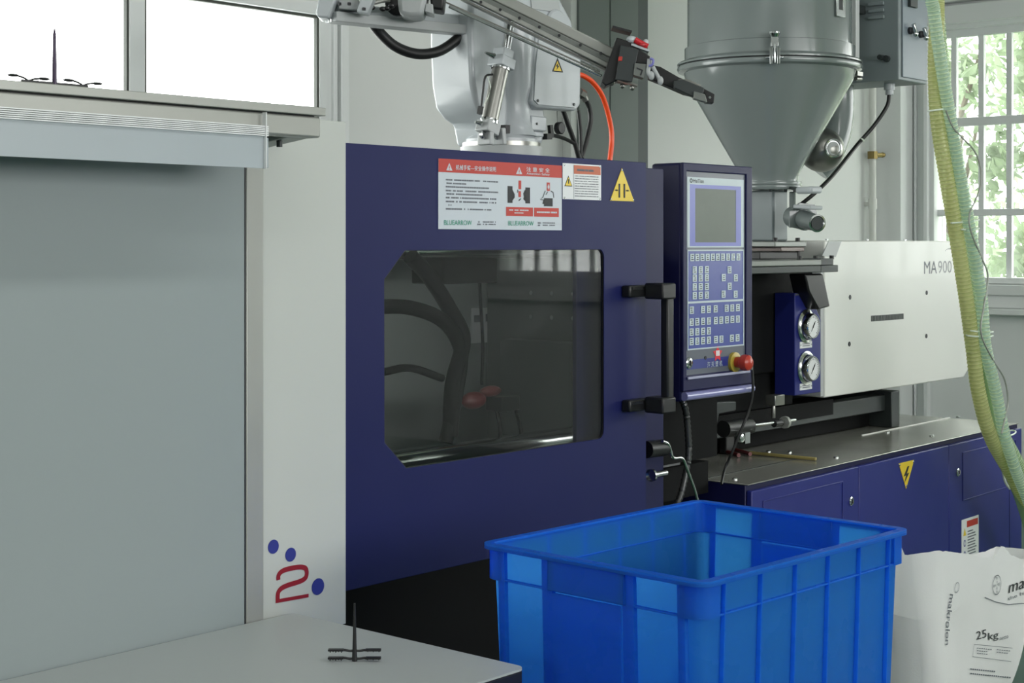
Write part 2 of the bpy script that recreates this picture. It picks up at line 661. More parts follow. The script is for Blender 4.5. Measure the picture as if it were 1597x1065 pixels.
MB().box(XW + 0.09, XW + 0.096, W2N + .05, W2F - .05, W2B + 0.035, W2T - 0.045).build('pane', 'winglass', root)
b = MB()
b.box(XW - 0.06, XW, W2N - .1, W2F + .06, W2B - 0.065, W2B - 0.005)
b.box(XW - 0.03, XW, W2N - .1, W2F + .03, W2B - 0.14, W2B - 0.065)
b.box(XW - 0.11, XW, W2N - .1, W2F + .10, W2B - 0.175, W2B - 0.14)
b.build('window_sill', 'frame', root, bevel=0.005)
# head casing above the window: two stepped boards
b = MB()
z = PX(1540, 33.5, XW).z
b.box(XW - 0.05, XW, W2N - .1, W2F + .05, z, z + 0.11)
b.box(XW - 0.09, XW, W2N - .1, W2F + .05, z + 0.125, z + 0.40)
struct(b, 'trim_1', 'wallr', bevel=0.006)

# corner pilaster with stepped strips
b = MB()
ya = PX(1388, 200, XW).y
b.box(XW - 0.16, XW, 4.34, 4.5, 0, CEIL)
struct(b, 'trim_2', 'wallr', bevel=0.004)
b = MB()
for u0, u1, dz in ((1409, 1411, .015), (1425, 1428, .02), (1440, 1446, .045)):
    a, c = PX(u1, 200, XW - dz).y, PX(u0, 200, XW - dz).y
    b.box(XW - dz, XW, a, c, 0, CEIL)
struct(b, 'trim_3', 'frame', bevel=0.003)
# flat strips left on the back wall beside window_1
b = MB()
for u0, u1, dz in ((521, 527, .02), (533, 545, .03)):
    b.box(PY(u0, 100, YW - dz).x, PY(u1, 100, YW - dz).x, YW - dz, YW, 0, CEIL)
struct(b, 'trim_4', 'frame', bevel=0.003)

# dark grey column casing between the robot and the hopper, in strips
xa, xb, xc, xd, xe = [PY(u, 100, YW - .06).x for u in (893, 903, 951, 995, 1016)]
struct(MB().box(xa, xb, YW - .05, YW, 0, CEIL), 'trim_5', 'wall', bevel=0.003)
struct(MB().box(xb, xc, YW - .06, YW, 0, CEIL), 'trim_6', 'column', bevel=0.003)
struct(MB().box(xc + .004, xd, YW - .062, YW, 0, CEIL), 'trim_7', 'column', bevel=0.003)
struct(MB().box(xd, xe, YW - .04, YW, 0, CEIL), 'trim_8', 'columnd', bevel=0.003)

# outdoors beyond window_2
struct(MB().box(XW + 0.4, 22, -12, 16, -0.2, -0.15), 'ground', 'ground')
lawn = None
rt = random.Random(3)
trees = [
    ((10.7, 3.0, 2.2), .9, 'bushy tree close outside the grid window, right of the hoses', 4200),
    ((10.9, 5.2, 2.3), 1.0, 'leafy tree outside the grid window, at the left end behind the hoses', 3800),
    ((13.6, 4.4, 2.6), 1.3, 'taller pale tree furthest behind the grid window', 3600),
]
for c, R, lab, n in trees:
    t = thing('tree', (c[0], c[1], -0.15), lab, 'tree', None)
    b = MB()
    b.cyl((c[0], c[1], -0.15), (c[0] + .05, c[1], c[2]), 0.09, 0.05, 10)
    for k in range(6):
        a = rt.uniform(0, 6.28)
        b.cyl((c[0], c[1], c[2] - .9 + k * .15), (c[0] + math.cos(a) * R * .7, c[1] + math.sin(a) * R * .7, c[2] + rt.uniform(-.2, .6)), 0.03, 0.012, 7)
    b.build('trunk', 'bark', t)
    b = MB()
    clumps = [V((rt.uniform(-1, 1), rt.uniform(-1, 1), rt.uniform(-1.4, 1.4))) for _ in range(38)]
    for k in range(n):
        q = clumps[k % 38] * R + V((rt.gauss(0, .13), rt.gauss(0, .13), rt.gauss(0, .13))) * R
        q = V(c) + q
        if q.x < XW + 0.55:
            q.x = XW + 0.55 + rt.random() * .3
        L = rt.uniform(.07, .15)
        d1 = V((rt.gauss(0, 1), rt.gauss(0, 1), rt.gauss(0, 1))).normalized()
        d2 = d1.orthogonal().normalized() * L * .32
        d1 = d1 * L
        nn = d1.cross(d2).normalized() * L * .12
        b.add([q - d1 * .5, q + d2 + nn, q + d1 * .6, q - d2 + nn], [(0, 1, 2), (0, 2, 3)])
    b.build('foliage', 'leafmat', t, kind='stuff', keep=True)
# clipped hedge further out
b = MB()
for k in range(9000):
    q = V((17.0 + rt.gauss(0, .35), rt.uniform(-1, 14), rt.uniform(-.1, 2.3 + .3 * math.sin(k))))
    L = rt.uniform(.1, .2)
    d1 = V((rt.gauss(0, 1), rt.gauss(0, 1), rt.gauss(0, 1))).normalized()
    d2 = d1.orthogonal().normalized() * L * .4
    b.add([q - d1 * L * .5, q + d2, q + d1 * L * .5, q - d2], [(0, 1, 2, 3)])
h = b.build('hedge', 'leafmat', None, keep=True)
tag(h, 'long low hedge behind the trees outside the grid window', 'hedge')

# pipe on the back wall
t = thing('wall_pipe', (PY(1361, 200, YW - .05).x, YW - .05, 0), 'white vertical water pipe with a brass valve on the back wall right of the hopper', 'pipe')
x = PY(1361, 200, YW - .05).x
b = MB()
b.cyl((x, YW - .05, 0.02), (x, YW - .05, CEIL - 0.01), 0.021)
b.build('pipe', 'whitepipe', t)
zv = PY(1361, 242, YW - .05).z
b = MB()
b.cyl((x, YW - .05, zv - .022), (x, YW - .05, zv + .022), 0.03, n=8)
b.cyl((x + .02, YW - .05, zv), (x + .075, YW - .07, zv + .004), 0.014, n=8)
b.ball((x + .08, YW - .07, zv + .004), .02, 10, (1, 1, .8))
b.build('valve', 'brass', t)
zc = PY(1361, 318, YW - .05).z
b = MB()
b.cyl((x, YW - .05, zc - .03), (x, YW - .05, zc + .03), 0.026)
b.box(x - .012, x + .012, YW - .05, YW, zc - .012, zc + .012)
b.build('pipe_clamp', 'whitepipe', t)

# ================================================================== WORKSTATION (shelf, pillar, panels)
t = thing('workstation_frame', (1.2, 2.45, 0), 'pale aluminium workstation frame with overhead shelf, grey back panel and white side panel marked 2', 'workstation')
PYP = 2.44
x408, x381 = PY(408, 500, PYP).x, PY(381, 500, PYP).x
x540 = PY(539.5, 500, PYP).x
zt = 1.763
wp = MB().box(x408, x540, PYP, PYP + .012, .698, 1.757)
wp = wp.build('side_panel', 'panelwhite', t, bevel=0.0012)
MB().box(x381, x408 + .001, PYP - .006, PYP + .034, 0.0, 1.745).build('pillar', 'alu', t, bevel=0.003)
MB().box(x381 - .0035, x381 - .0005, PYP - .0052, PYP - .0008, 0.0, 1.70).build('panel_seal', 'edge', t)
MB().box(-0.4, x381 - .003, PYP - .0045, PYP + .004, .3, 1.745).build('back_panel', 'panelgrey', t)
MB().box(-0.46, -0.4, PYP - .006, PYP + .034, 0.0, 1.745).build('pillar', 'alu', t, bevel=0.003)
MB().box(-0.5, 2.06, 2.268, 2.66, zt - .016, zt).build('shelf_board', 'alu', t, bevel=0.0015)
MB().box(-0.5, 2.045, 2.285, 2.66, zt - .0185, zt - .0162).build('shelf_gap', 'edge', t)
MB().box(-0.5, 2.05, 2.272, 2.312, zt - .0585, zt - .0187).build('front_rail', 'alu', t, bevel=0.004)
# bracket running back under the shelf end
MB().extrude([(2.0, 2.312, zt - .0585), (2.05, 2.312, zt - .0585), (2.05, PYP - .006, zt - .072), (2.0, PYP - .006, zt - .072)], (0, 0, .012)).build('bracket', 'alu', t, bevel=0.002)
bk = PY(428, 212, 2.36)
b = MB()
b.cyl((bk.x, 2.345, 1.700), (bk.x, 2.345, 1.688), .006, n=10)
b.cyl((bk.x, 2.345, 1.712), (bk.x, 2.345, 1.700), .0035, n=10)
b.build('bracket_screw', 'darkgrey', t)
# frosted strip with a ribbed stack
xs = PY(413, 220, 2.262).x
b = MB().box(-0.5, xs - .002, 2.2625, 2.2655, 1.640, 1.700)
b.build('frosted_strip', 'sheet', t)
b = MB()
for k in range(6):
    z = 1.7000 + k * .0033
    b.box(-0.5, xs + .006, 2.258, 2.2665, z, z + .0021)
b.build('rib', 'white', t, kind='stuff', label='stack of thin white ribs above the frosted strip')
b = MB().box(xs - .002, xs, 2.2560, 2.2668, 1.639, 1.744)
b.build('strip_edge', 'white', t)
b = MB()
b.extrude([(xs, 2.262, 1.642), (xs + .012, 2.266, 1.642), (xs + .022, 2.28, 1.642), (xs + .022, 2.282, 1.642), (xs + .011, 2.268, 1.642), (xs, 2.264, 1.642)], (0, 0, .055))
b.build('strip_end', 'sheet', t)

# digit and dots on the side panel (sub-parts)
def pp(u, v):
    p = PY(u, v, PYP)
    return (p.x, p.z)
for u, v, r in ((426, 852.4, .0142), (452.9, 864.8, .0142), (495.5, 914.6, .0172)):
    x, z = pp(u, v)
    flat([circ(x, z, r, 28)], PYP).build('blue_dot', 'inkblue', wp)
k4 = 460.0 / 1597
sp = [(187, 362), (187, 342), (196, 324), (216, 310), (250, 300), (290, 293), (318, 293), (334, 300), (340, 316), (340, 332), (334, 350), (316, 364), (285, 376), (245, 388), (212, 402), (193, 418), (184, 440), (183, 484)]
# smooth it
pts = [pp(380 + x * k4, 800 + y * k4) for x, y in sp]
sm = []
q = [V((a, c, 0)) for a, c in pts]
q = [q[0] * 2 - q[1]] + q + [q[-1] * 2 - q[-2]]
for i in range(1, len(q) - 2):
    for j in range(4):
        tt = j / 4
        p0, p1, p2, p3 = q[i - 1:i + 3]
        r_ = 0.5 * ((2 * p1) + (p2 - p0) * tt + (2 * p0 - 5 * p1 + 4 * p2 - p3) * tt * tt + (3 * p1 - p0 - 3 * p2 + p3) * tt ** 3)
        sm.append((r_.x, r_.y))
sm.append(pts[-1])
b = stroke(sm, .0102, MB(), PYP)
stroke([pp(380 + 172 * k4, 800 + 478 * k4), pp(380 + 350 * k4, 800 + 446 * k4)], .0072, b, PYP, off=.0008)
b.build('digit', 'dred', wp)

# ================================================================== WORK TABLE
t = thing('work_table', (1.2, 2.13, 0), 'grey laminate work table with black edging at the lower left', 'table')
TX, TY0, TY1, TZ = 2.117, 1.806, 2.430, .75
out = []
r = .02
for cx, cy, a0 in ((TX - r, TY0 + r, -90), (TX - r, TY1 - r, 0), (.3 + r, TY1 - r, 90), (.3 + r, TY0 + r, 180)):
    for i in range(7):
        a = math.radians(a0 + 15 * i)
        out.append((cx + r * math.cos(a), cy + r * math.sin(a), TZ))
MB().extrude(out, (0, 0, -.004)).build('tabletop', 'tabletop', t)
MB().extrude([(x, y, TZ - .004) for x, y, z in out], (0, 0, -.026)).build('table_core', 'edge', t, bevel=0.003)
for lx in (.4, 2.0):
    for ly in (1.88, 2.34):
        MB().box(lx - .02, lx + .02, ly - .02, ly + .02, 0, .72).build('leg', 'alu', t, bevel=0.003)
for ly in (1.88, 2.34):
    MB().box(.42, 1.98, ly - .015, ly + .015, .67, .72).build('apron', 'alu', t)


# ================================================================== MOULDED SPRUES
def clip(p, a, L, par, big=1.0):
    """small toothed moulded clip centred at p, along direction a"""
    a = V(a).normalized()
    s_ = V((-a.y, a.x, 0))
    b = MB()
    b.bar(p - a * L / 2, p + a * L / 2, .010 * big, .0035)
    b.ball(p - a * L * .25, .004 * big, 8, (1.2, 1.2, .5))
    for i in (-2, -1, 0, 1, 2):
        q = p + a * L * .18 * i - V((0, 0, .0018))
        b.cyl(q + s_ * .002, q + s_ * .002 - V((0, 0, .0028 if i % 2 == 0 else .0018)), .0016, .0009, 6)
    b.build('moulded_clip', 'black', par, bevel=0.0006)


c1 = PZ(553, 1031, .75)
t = thing('moulded_sprue', c1, 'black plastic sprue with an upright spike standing on the grey table', 'sprue', 'black moulded sprues')
b = MB()
b.cyl(c1 + V((0, 0, .0005)), c1 + V((0, 0, .022)), .0048, .0040, 12)
b.cyl(c1 + V((0, 0, .022)), c1 + V((0, 0, .104)), .0038, .0018, 12)
b.build('spike', 'black', t)
A = V((RX, RY, 0))
for dv, zz, sh in ((0, .0055, -.002), (0, .0195, 0.0)):
    for sg in (-1, 1):
        st = c1 + V((0, 0, zz))
        d = (A * sg)
        MB().tube([st, st + d * .008 + V((0, 0, -.001)), st + d * .017 + V((0, 0, .0004)), st + d * .0195], .0022, 8, 4).build('runner', 'black', t)
        clip(st + d * .0335 + V((0, 0, .0008)) + V((FX, FY, 0)) * sh, d, .028, t)

c2 = PY(85, 129, 2.287)
c2.z = zt
t = thing('moulded_sprue', c2, 'dark violet-black plastic sprue with a tall spike standing on the overhead shelf', 'sprue', 'black moulded sprues')
b = MB()
b.cyl(c2, c2 + V((0, 0, .085)), .0044, .0026, 12)
b.cyl(c2 + V((0, 0, .085)), c2 + V((0, 0, .098)), .0026, .0002, 12)
b.build('spike', mat('dark_violet_plastic', srgb(52, 34, 66), 0.35), t)
X_ = V((1, 0, 0))
MB().bar(c2 - X_ * .062 + V((0, 0, .0032)), c2 + X_ * .064 + V((0, 0, .0032)), .006, .004).build('runner', 'black', t, bevel=.001)
for sx in (-.048, .055):
    for e in (-1, 1):
        st = c2 + X_ * sx + V((0, 0, .004))
        en = st + X_ * e * .022 + V((0, e * .006, .0055))
        MB().tube([st, st + (en - st) * .5 + V((0, 0, .001)), en], .0016, 8, 4).build('runner', 'black', t)
        MB().ball(en + X_ * e * .010 + V((0, 0, .0006)), .0105, 12, (1, .5, .25)).build('moulded_clip', 'black', t)

# ================================================================== INJECTION MOLDING MACHINE
mach = thing('injection_molding_machine', (4.2, 3.1, 0), 'large dark blue and cream injection molding machine with windowed safety door and keypad', 'machine')
YD = 2.578
DX0, DX1, DZ0, DZ1 = 2.12, 3.533, .725, 1.725


def dd(u, v, Y=YD):
    p = PY(u, v, Y)
    return (p.x, p.z)


# ---- safety door with the polygonal window
win = [dd(632, 391), dd(599.5, 436), dd(600, 690), dd(634, 729.5)]
rx, rz = dd(942, 684)
_, rzt = dd(942, 388.5)
R_ = .022
def arc(cx, cz, a0, a1, n=5):
    return [(cx + R_ * math.cos(math.radians(a0 + (a1 - a0) * i / n)), cz + R_ * math.sin(math.radians(a0 + (a1 - a0) * i / n))) for i in range(n + 1)]
zl = (win[3][1] + rz) / 2
zu = (win[0][1] + rzt) / 2
win = [(win[0][0], zu), (win[1][0], win[1][1]), (win[2][0], win[2][1]), (win[3][0], zl)]
win += arc(rx - R_, zl + R_, -90, 0) + arc(rx - R_, zu - R_, 0, 90)
outer = [(DX0, DZ0), (DX1, DZ0), (DX1, DZ1), (DX0, DZ1)]
b = MB()
b.plate([(x, YD, z) for x, z in outer], [[(x, YD, z) for x, z in win]], (0, .0025, 0))
# folded returns
b.box(DX0, DX1, YD + .0025, YD + .035, DZ1 - .0025, DZ1)
b.box(DX0, DX1, YD + .0025, YD + .035, DZ0, DZ0 + .0025)
b.box(DX1 - .0025, DX1, YD + .0025, YD + .035, DZ0 + .0025, DZ1 - .0025)
door = b.build('safety_door', 'blue', mach, bevel=0.0012, segs=1)
# pane behind the opening, dark gasket lip
cxm, czm = sum(x for x, z in win) / len(win), sum(z for x, z in win) / len(win)
big = [(cxm + (x - cxm) * 1.02, czm + (z - czm) * 1.02) for x, z in win]
MB().extrude([(x, YD + .006, z) for x, z in big], (0, .004, 0)).build('door_window', 'tinted', door)
small = [(cxm + (x - cxm) * .996, czm + (z - czm) * .996) for x, z in win]
b = MB()
b.plate([(x, YD + .0028, z) for x, z in win], [[(x, YD + .0028, z) for x, z in small]], (0, .003, 0))
b.build('window_gasket', 'edge', door)

# ---- big notice on the door
SU0, SU1 = 683.0, 875.5
def S(s, t_):
    u = SU0 + (SU1 - SU0) * s
    x = PY(u, 300, YD).x
    z = ZS1 + (ZS0 - ZS1) * t_
    return (x, z)
ZS1 = (dd(683, 249.5)[1] + dd(875, 256)[1]) / 2
ZS0 = (dd(683, 359.5)[1] + dd(875, 357)[1]) / 2
notice = flat([[S(0, 1), S(1, 1), S(1, 0), S(0, 0)]], YD, off=.0003, th=.001).build('safety_notice', 'signwhite', door)
YN = YD - .0013
def prt(polys, m, name, par, off=.0003, Y=None):
    return flat(polys, (YN if Y is None else Y), off=off, th=.0003).build(name, m, par)
def SR(s0, s1, t0, t1):
    return [S(s0, t1), S(s1, t1), S(s1, t0), S(s0, t0)]
# NB printed layers sit inside the notice part as its pieces
def add_flat(b, polys, Y, mi, off=.0003):
    b.mi = mi
    return flat(polys, Y, off=off, th=.0003, mb=b)
b = MB()
add_flat(b, [SR(0, 1, 0, .19)], YN, 0)
add_flat(b, [SR(.548, .765, .66, .795), SR(.775, .975, .66, .795)], YN, 0)
W_ = 1
for s0 in (.062, .628):
    add_flat(b, [[S(s0, .165), S(s0 + .05, .165), S(s0 + .025, .055)]], YN, 1, off=.0007)
    add_flat(b, [[S(s0 + .0215, .135), S(s0 + .0285, .135), S(s0 + .027, .095), S(s0 + .023, .095)], SR(s0 + .022, s0 + .028, .145, .155)], YN, 0, off=.0011)
# pictograms
blk = [SR(.56, .60, .35, .60), [S(.598, .395), S(.618, .47), S(.618, .515), S(.598, .57)], SR(.705, .742, .36, .60),
       [S(.707, .57), S(.688, .54), S(.692, .50), S(.688, .45), S(.70, .40), S(.707, .40)],
       SR(.855, .925, .51, .635), [S(.857, .52), S(.848, .55), S(.842, .60), S(.857, .60)]]
add_flat(b, blk, YN, 2)
add_flat(b, [SR(.649, .67, .26, .39), SR(.649, .668, .42, .51), SR(.878, .902, .27, .40)], YN, 0, off=.0004)
add_flat(b, [[S(.89, .29), S(.898, .34), S(.89, .38), S(.882, .34)]], YN, 1, off=.0009)
b.mi = 2
for p in ([(.865, .40), (.845, .50), (.825, .535), (.85, .54)], [(.91, .40), (.93, .42), (.935, .50)], [(.64, .40), (.645, .42), (.638, .44)], [(.668, .53), (.65, .56), (.66, .55)], [(.885, .41), (.87, .46)]):
    stroke([S(*q) for q in p], .0022, b, YN, off=.0004)
b.build('notice_print', ['red', 'signwhite', 'inkblack'], notice.parent)
DXV, DZV = (1, 0, 0), (0, 0, 1)
def st(body, s0, s1, t0, t1, m, par=door, off=.0012, **k):
    a, c = S(s0, t1), S(s1, t0)
    return text(body, (a[0], YN, a[1]), c[0] - a[0], c[1] - a[1], DXV, DZV, m, par, 'lettering', off=off, **k)
st('机械手臂—安全操作说明', .138, .465, .075, .15, 'signwhite', bold=.01)
st('注 意 安 全', .71, .90, .05, .12, 'signwhite', bold=.01)
st('Attention Safety', .712, .90, .13, .175, 'signwhite', bold=.01)
st('BLUEARROW', .045, .27, .87, .94, 'green')
st('BLUEARROW', .565, .77, .865, .935, 'green')
rp = random.Random(5)
def small_print(lines, fS, Y, par, m='inkgrey', off=.0004, hh=.45):
    """broken dashes: print too small to read; lines: (s0, s1, t0, t1)"""
    b = MB()
    for s0, s1, t0, t1 in lines:
        s = s0
        while s < s1:
            w = min(rp.uniform(.006, .014), s1 - s)
            if rp.random() > .12:
                flat([[fS(s, t1), fS(s + w * .8, t1), fS(s + w * .8, t0), fS(s, t0)]], Y, off=off, th=.0002, mb=b)
            s += w
    return b.build('small_print', m, par, kind='stuff')
L_ = []
for tt, a, c in ((.285, .06, .485), (.335, .065, .225), (.385, .06, .41), (.44, .06, .485), (.487, .065, .37), (.54, .06, .47), (.595, .06, .475), (.645, .065, .105), (.70, .06, .43)):
    L_.append((a, c, tt, tt + .022))
for tt in (.88, .915):
    L_ += [(.315, .345, tt, tt + .022), (.36, .465, tt, tt + .018), (.805, .83, tt, tt + .022), (.845, .945, tt, tt + .018)]
small_print(L_, S, YN, door)
small_print([(.572, .73, .695, .715), (.615, .69, .74, .755), (.79, .96, .715, .74)], S, YN, door, 'signwhite', off=.0008)

# ---- white plaque with rivets
def plaque(u0, u1, va, vb, vc, vd, par, Y=YD, name='warning_plaque'):
    x0, x1 = PY(u0, 300, Y).x, PY(u1, 300, Y).x
    z1 = (dd(u0, va, Y)[1] + dd(u1, vb, Y)[1]) / 2
    z0 = (dd(u0, vc, Y)[1] + dd(u1, vd, Y)[1]) / 2
    return x0, x1, z0, z1
x0, x1, z0, z1 = plaque(877, 937, 254, 258, 311, 312, door)
pq = flat([rect(x0, x1, z0, z1)], YD, off=.0002, th=.0012).build('warning_plaque', 'white', door, bevel=.0004)
fQ = lambda s, t_: (x0 + (x1 - x0) * s, z1 + (z0 - z1) * t_)
YQ = YD - .0014
b = MB()
add_flat(b, [[fQ(.28, .28), fQ(.98, .28), fQ(.98, .04), fQ(.28, .04)]], YQ, 0)
add_flat(b, [[fQ(.04, .64), fQ(.24, .64), fQ(.14, .34)]], YQ, 1, off=.0002)
add_flat(b, [[fQ(.06, .62), fQ(.22, .62), fQ(.14, .385)]], YQ, 2, off=.0006)
add_flat(b, [[fQ(.13, .57), fQ(.15, .57), fQ(.155, .44), fQ(.125, .44)]], YQ, 1, off=.001)
add_flat(b, [[fQ(.275, .98), fQ(.28, .98), fQ(.28, .04), fQ(.275, .04)]], YQ, 3, off=.0003)
b.build('plaque_print', ['orangeprint', 'inkblack', 'yellow', 'inkgrey'], door)
small_print([(.30, .92, .33 + .07 * i, .35 + .07 * i) for i in range(9)] + [(.36, .80, .14, .2)], fQ, YQ, door, off=.0008)
def rivets(pts, par, Y, r=.0028):
    for x, z in pts:
        MB().lathe((x, Y, z), [(r, 0), (r * .9, .0012), (r * .5, .002), (0, .0023)], 10, (0, -1, 0)).build('rivet', 'chrome', par)
rivets([fQ(.04, .05), fQ(.96, .05), fQ(.04, .95), fQ(.96, .95)], door, YQ)
# yellow crush-hazard triangle
p0, p1, p2 = dd(951, 313.5), dd(988.5, 313.5), dd(969.5, 262)
zb = (p0[1] + p1[1]) / 2
flat([[(p0[0], zb), (p1[0], zb), (p2[0], p2[1])]], YD, off=.0002, th=.0012).build('hazard_triangle', 'yellow', door)
xm = p2[0]
hw = (p1[0] - p0[0]) / 2
hh = p2[1] - zb
b = MB()
flat([rect(xm - hw * .30, xm - hw * .17, zb + hh * .1, zb + hh * .52), rect(xm + hw * .12, xm + hw * .25, zb + hh * .1, zb + hh * .52),
      rect(xm - hw * .60, xm - hw * .35, zb + hh * .305, zb + hh * .335), rect(xm + hw * .3, xm + hw * .58, zb + hh * .305, zb + hh * .335),
      [(xm - hw * .36, zb + hh * .32), (xm - hw * .5, zb + hh * .29), (xm - hw * .5, zb + hh * .35)],
      [(xm + hw * .30, zb + hh * .32), (xm + hw * .46, zb + hh * .35), (xm + hw * .46, zb + hh * .29)]], YD - .0015, mb=b, off=.0003)
b.build('hazard_symbol', 'inkblack', door)
rivets([(p0[0] + .004, zb + .004), (p1[0] - .004, zb + .004), (xm, p2[1] - .006)], door, YD - .0014)

# ---- door pull handle
hz1, hz0 = dd(1030, 452)[1], dd(1030, 625)[1]
xh = DX1 - .03
YB = YD - .075
b = MB()
b.bar((xh + .025, YB, hz0 - .012), (xh + .025, YB, hz1 + .012), .03, .026, (0, 1, 0))
b.build('door_handle', 'black', door, bevel=.006, label='black vertical pull handle')
for z in (hz0, hz1):
    b = MB()
    b.box(xh - .085, xh + .01, YD - .03, YD - .0002, z - .016, z + .016)
    b.box(xh - .02, xh + .042, YB - .018, YD - .03, z - .022, z + .022)
    b.build('handle_mount', 'black', door, bevel=.005)
    MB().box(xh - .075, xh - .03, YD - .032, YD - .0305, z + .004, z + .012).build('mount_cap', 'chrome', door)

# ---- fixed frame right of the door
MB().box(3.30, 3.70, YD + .06, YD + .075, .73, 1.715).build('frame_post', 'dblue', mach, bevel=.002)
MB().box(3.705, 4.16, 2.76, 2.765, .832, 1.70).build('dark_gap_sheet', 'bedblack', mach)  # dark sheet added so the shaded gap beside the door stays black
# ---- interior behind the window
MB().box(DX0, 4.05, 3.40, 3.41, .74, 1.68).build('rear_sheet', 'insidegrey', mach)
MB().box(DX0, DX0 + .01, YD + .08, 3.40, .74, 1.74).build('end_sheet', 'insidegrey', mach)
MB().box(3.30, 3.90, 3.0, 3.40, 1.722, 1.757).build('top_plate', 'insidegrey', mach)
b = MB()
b.box(3.78, 4.02, 2.80, 3.395, .76, 1.70)
fp = b.build('fixed_platen', 'insidedark', mach, bevel=.006)
b = MB()
for i in range(4):
    for j in range(4):
        y, z = 2.95 + i * .085, 1.27 + j * .075
        b.cyl((3.780, y, z), (3.7775, y, z), .007, n=10)
b.build('bolt_hole', 'chrome', fp, kind='stuff')
MB().box(2.35, 2.62, 2.84, 3.39, .76, 1.62).build('moving_platen', 'darkgrey', mach, bevel=.006)
for y, z in ((2.86, 1.49), (2.90, .93), (3.33, 1.49)):
    b = MB()
    b.cyl((2.25, y, z), (2.35, y, z), .033, n=24)
    b.cyl((2.62, y, z), (3.78, y, z), .033, n=24)
    b.build('tie_bar', 'chrome', mach)
b = MB()
b.box(2.62, 2.86, 2.98, 3.27, .84, 1.28)
b.box(2.86, 2.90, 3.02, 3.24, .92, 1.22)
b.build('mold_half', 'blackpaint', mach, bevel=.004)
b = MB()
b.box(3.70, 3.775, 2.98, 3.27, .90, 1.20)
b.build('mold_half', 'insidedark', mach, bevel=.004)
# dark hoses curving inside
def iy(u, v, Y=2.80):
    return PY(u, v, Y)
for pts, r in (([(585, 478), (640, 480), (690, 500), (718, 545), (712, 610), (695, 690)], .019),
               ([(640, 400), (668, 430), (700, 480), (722, 530), (706, 600), (702, 680)], .021),
               ([(598, 580), (640, 574), (690, 590)], .010)):
    MB().tube([iy(u, v) for u, v in pts], r, 12, 8).build('inner_hose', 'bedblack', mach)
a, c = iy(692, 372, 2.86), iy(776, 441, 2.86)
MB().box(a.x, c.x, 2.86, 2.98, c.z, 1.74).build('sensor_box', 'bedblack', mach, bevel=.004)
MB().tube([iy(748, 440, 2.9), iy(750, 480, 2.9), iy(753, 540, 2.9), iy(751, 600, 2.9)], .0045, 8, 6).build('inner_cable', 'bedblack', mach)
a, c = iy(735, 481, 3.395), iy(770, 533, 3.395)
MB().box(a.x, c.x, 3.395, 3.3995, c.z, a.z).build('rating_plate', 'white', mach)
b = MB()
w_, h_ = c.x - a.x, a.z - c.z
b.box(a.x + w_ * .12, a.x + w_ * .5, 3.394, 3.395, c.z + h_ * .6, c.z + h_ * .8)
b.box(a.x + w_ * .64, a.x + w_ * .86, 3.394, 3.395, c.z + h_ * .6, c.z + h_ * .82)
b.build('plate_print', 'inkgrey', mach)
g = iy(765, 610, 2.9)
b = MB()
b.ball(g, .026, 14, (1.6, .7, .6))
b.ball(g + V((-.07, 0, -.02)), .03, 14, (1.6, .7, .8))
b.build('gripper_pad', 'gripred', mach)
a = iy(788, 628, 2.9)
MB().box(a.x - .05, a.x + .03, 2.87, 2.93, a.z - .02, a.z + .02).build('gripper_block', 'black', mach, bevel=.003)
for pts in ([(775, 640), (780, 670), (779, 705)], [(805, 640), (812, 670), (816, 705)]):
    MB().tube([iy(u, v, 2.9) for u, v in pts], .0055, 8, 6).build('inner_cable', 'bedblack', mach)

# ---- lower bed below the door and beyond it to the left
MB().box(1.6, 4.12, 2.86, 3.72, .03, .715).build('machine_bed', 'bedblack', mach, bevel=.01)
for fx in (2.7, 3.9):
    MB().cyl((fx, 2.95, 0.0), (fx, 2.95, .03), .06).build('levelling_foot', 'rubber', mach)
MB().box(3.46, 4.14, 2.78, 3.72, .716, .816).build('bed_block', 'bedblack', mach)
MB().box(3.50, 3.74, 2.70, 3.0, .8165, .831).build('bed_deck', 'greyplate', mach)

# ================= control panel on its arm
CPX0, CPX1, CPY, CPZ0, CPZ1 = 3.782, 4.154, 2.63, 1.038, 1.737
b = MB()
b.box(CPX0, CPX1, CPY + .004, CPY + .112, CPZ0, CPZ1)
cp = b.build('control_panel', 'dblue', mach, bevel=.008)
def cpx(u):
    return PY(u, 400, CPY).x
def cpz(u, v):
    return PY(u, v, CPY).z
# raised rim
xi0, xi1 = CPX0 + .018, CPX1 - .034
zi1 = cpz(1070, 267)
zi0 = cpz(1066, 586)
b = MB()
b.plate([(CPX0, CPY - .004, CPZ0 + .03), (CPX1, CPY - .004, CPZ0 + .03), (CPX1, CPY - .004, CPZ1), (CPX0, CPY - .004, CPZ1)],
        [[(xi0, CPY - .004, zi0), (xi1, CPY - .004, zi0), (xi1, CPY - .004, zi1), (xi0, CPY - .004, zi1)]], (0, .012, 0))
b.build('panel_rim', 'dblue', cp, bevel=.003)
MB().box(xi0, xi1, CPY + .0015, CPY + .004, zi0, zi1).build('panel_face', 'bezel', cp)
# lower apron, bright rounded lip
MB().box(xi0, CPX1 - .02, CPY - .010, CPY - .004, zi0 - .012, zi0 - .004).build('apron_edge', mat('pale_violet_edge', srgb(170, 172, 196), .3), cp, bevel=.002)
b = MB()
b.cyl((CPX0 + .004, CPY - .004, CPZ0 + .016), (CPX1 - .004, CPY - .004, CPZ0 + .016), .013, n=16)
b.build('bottom_lip', mat('blue_lip_glint', srgb(128, 130, 178), .22, coat=.8), cp)  # lip colour lightened to carry its glint
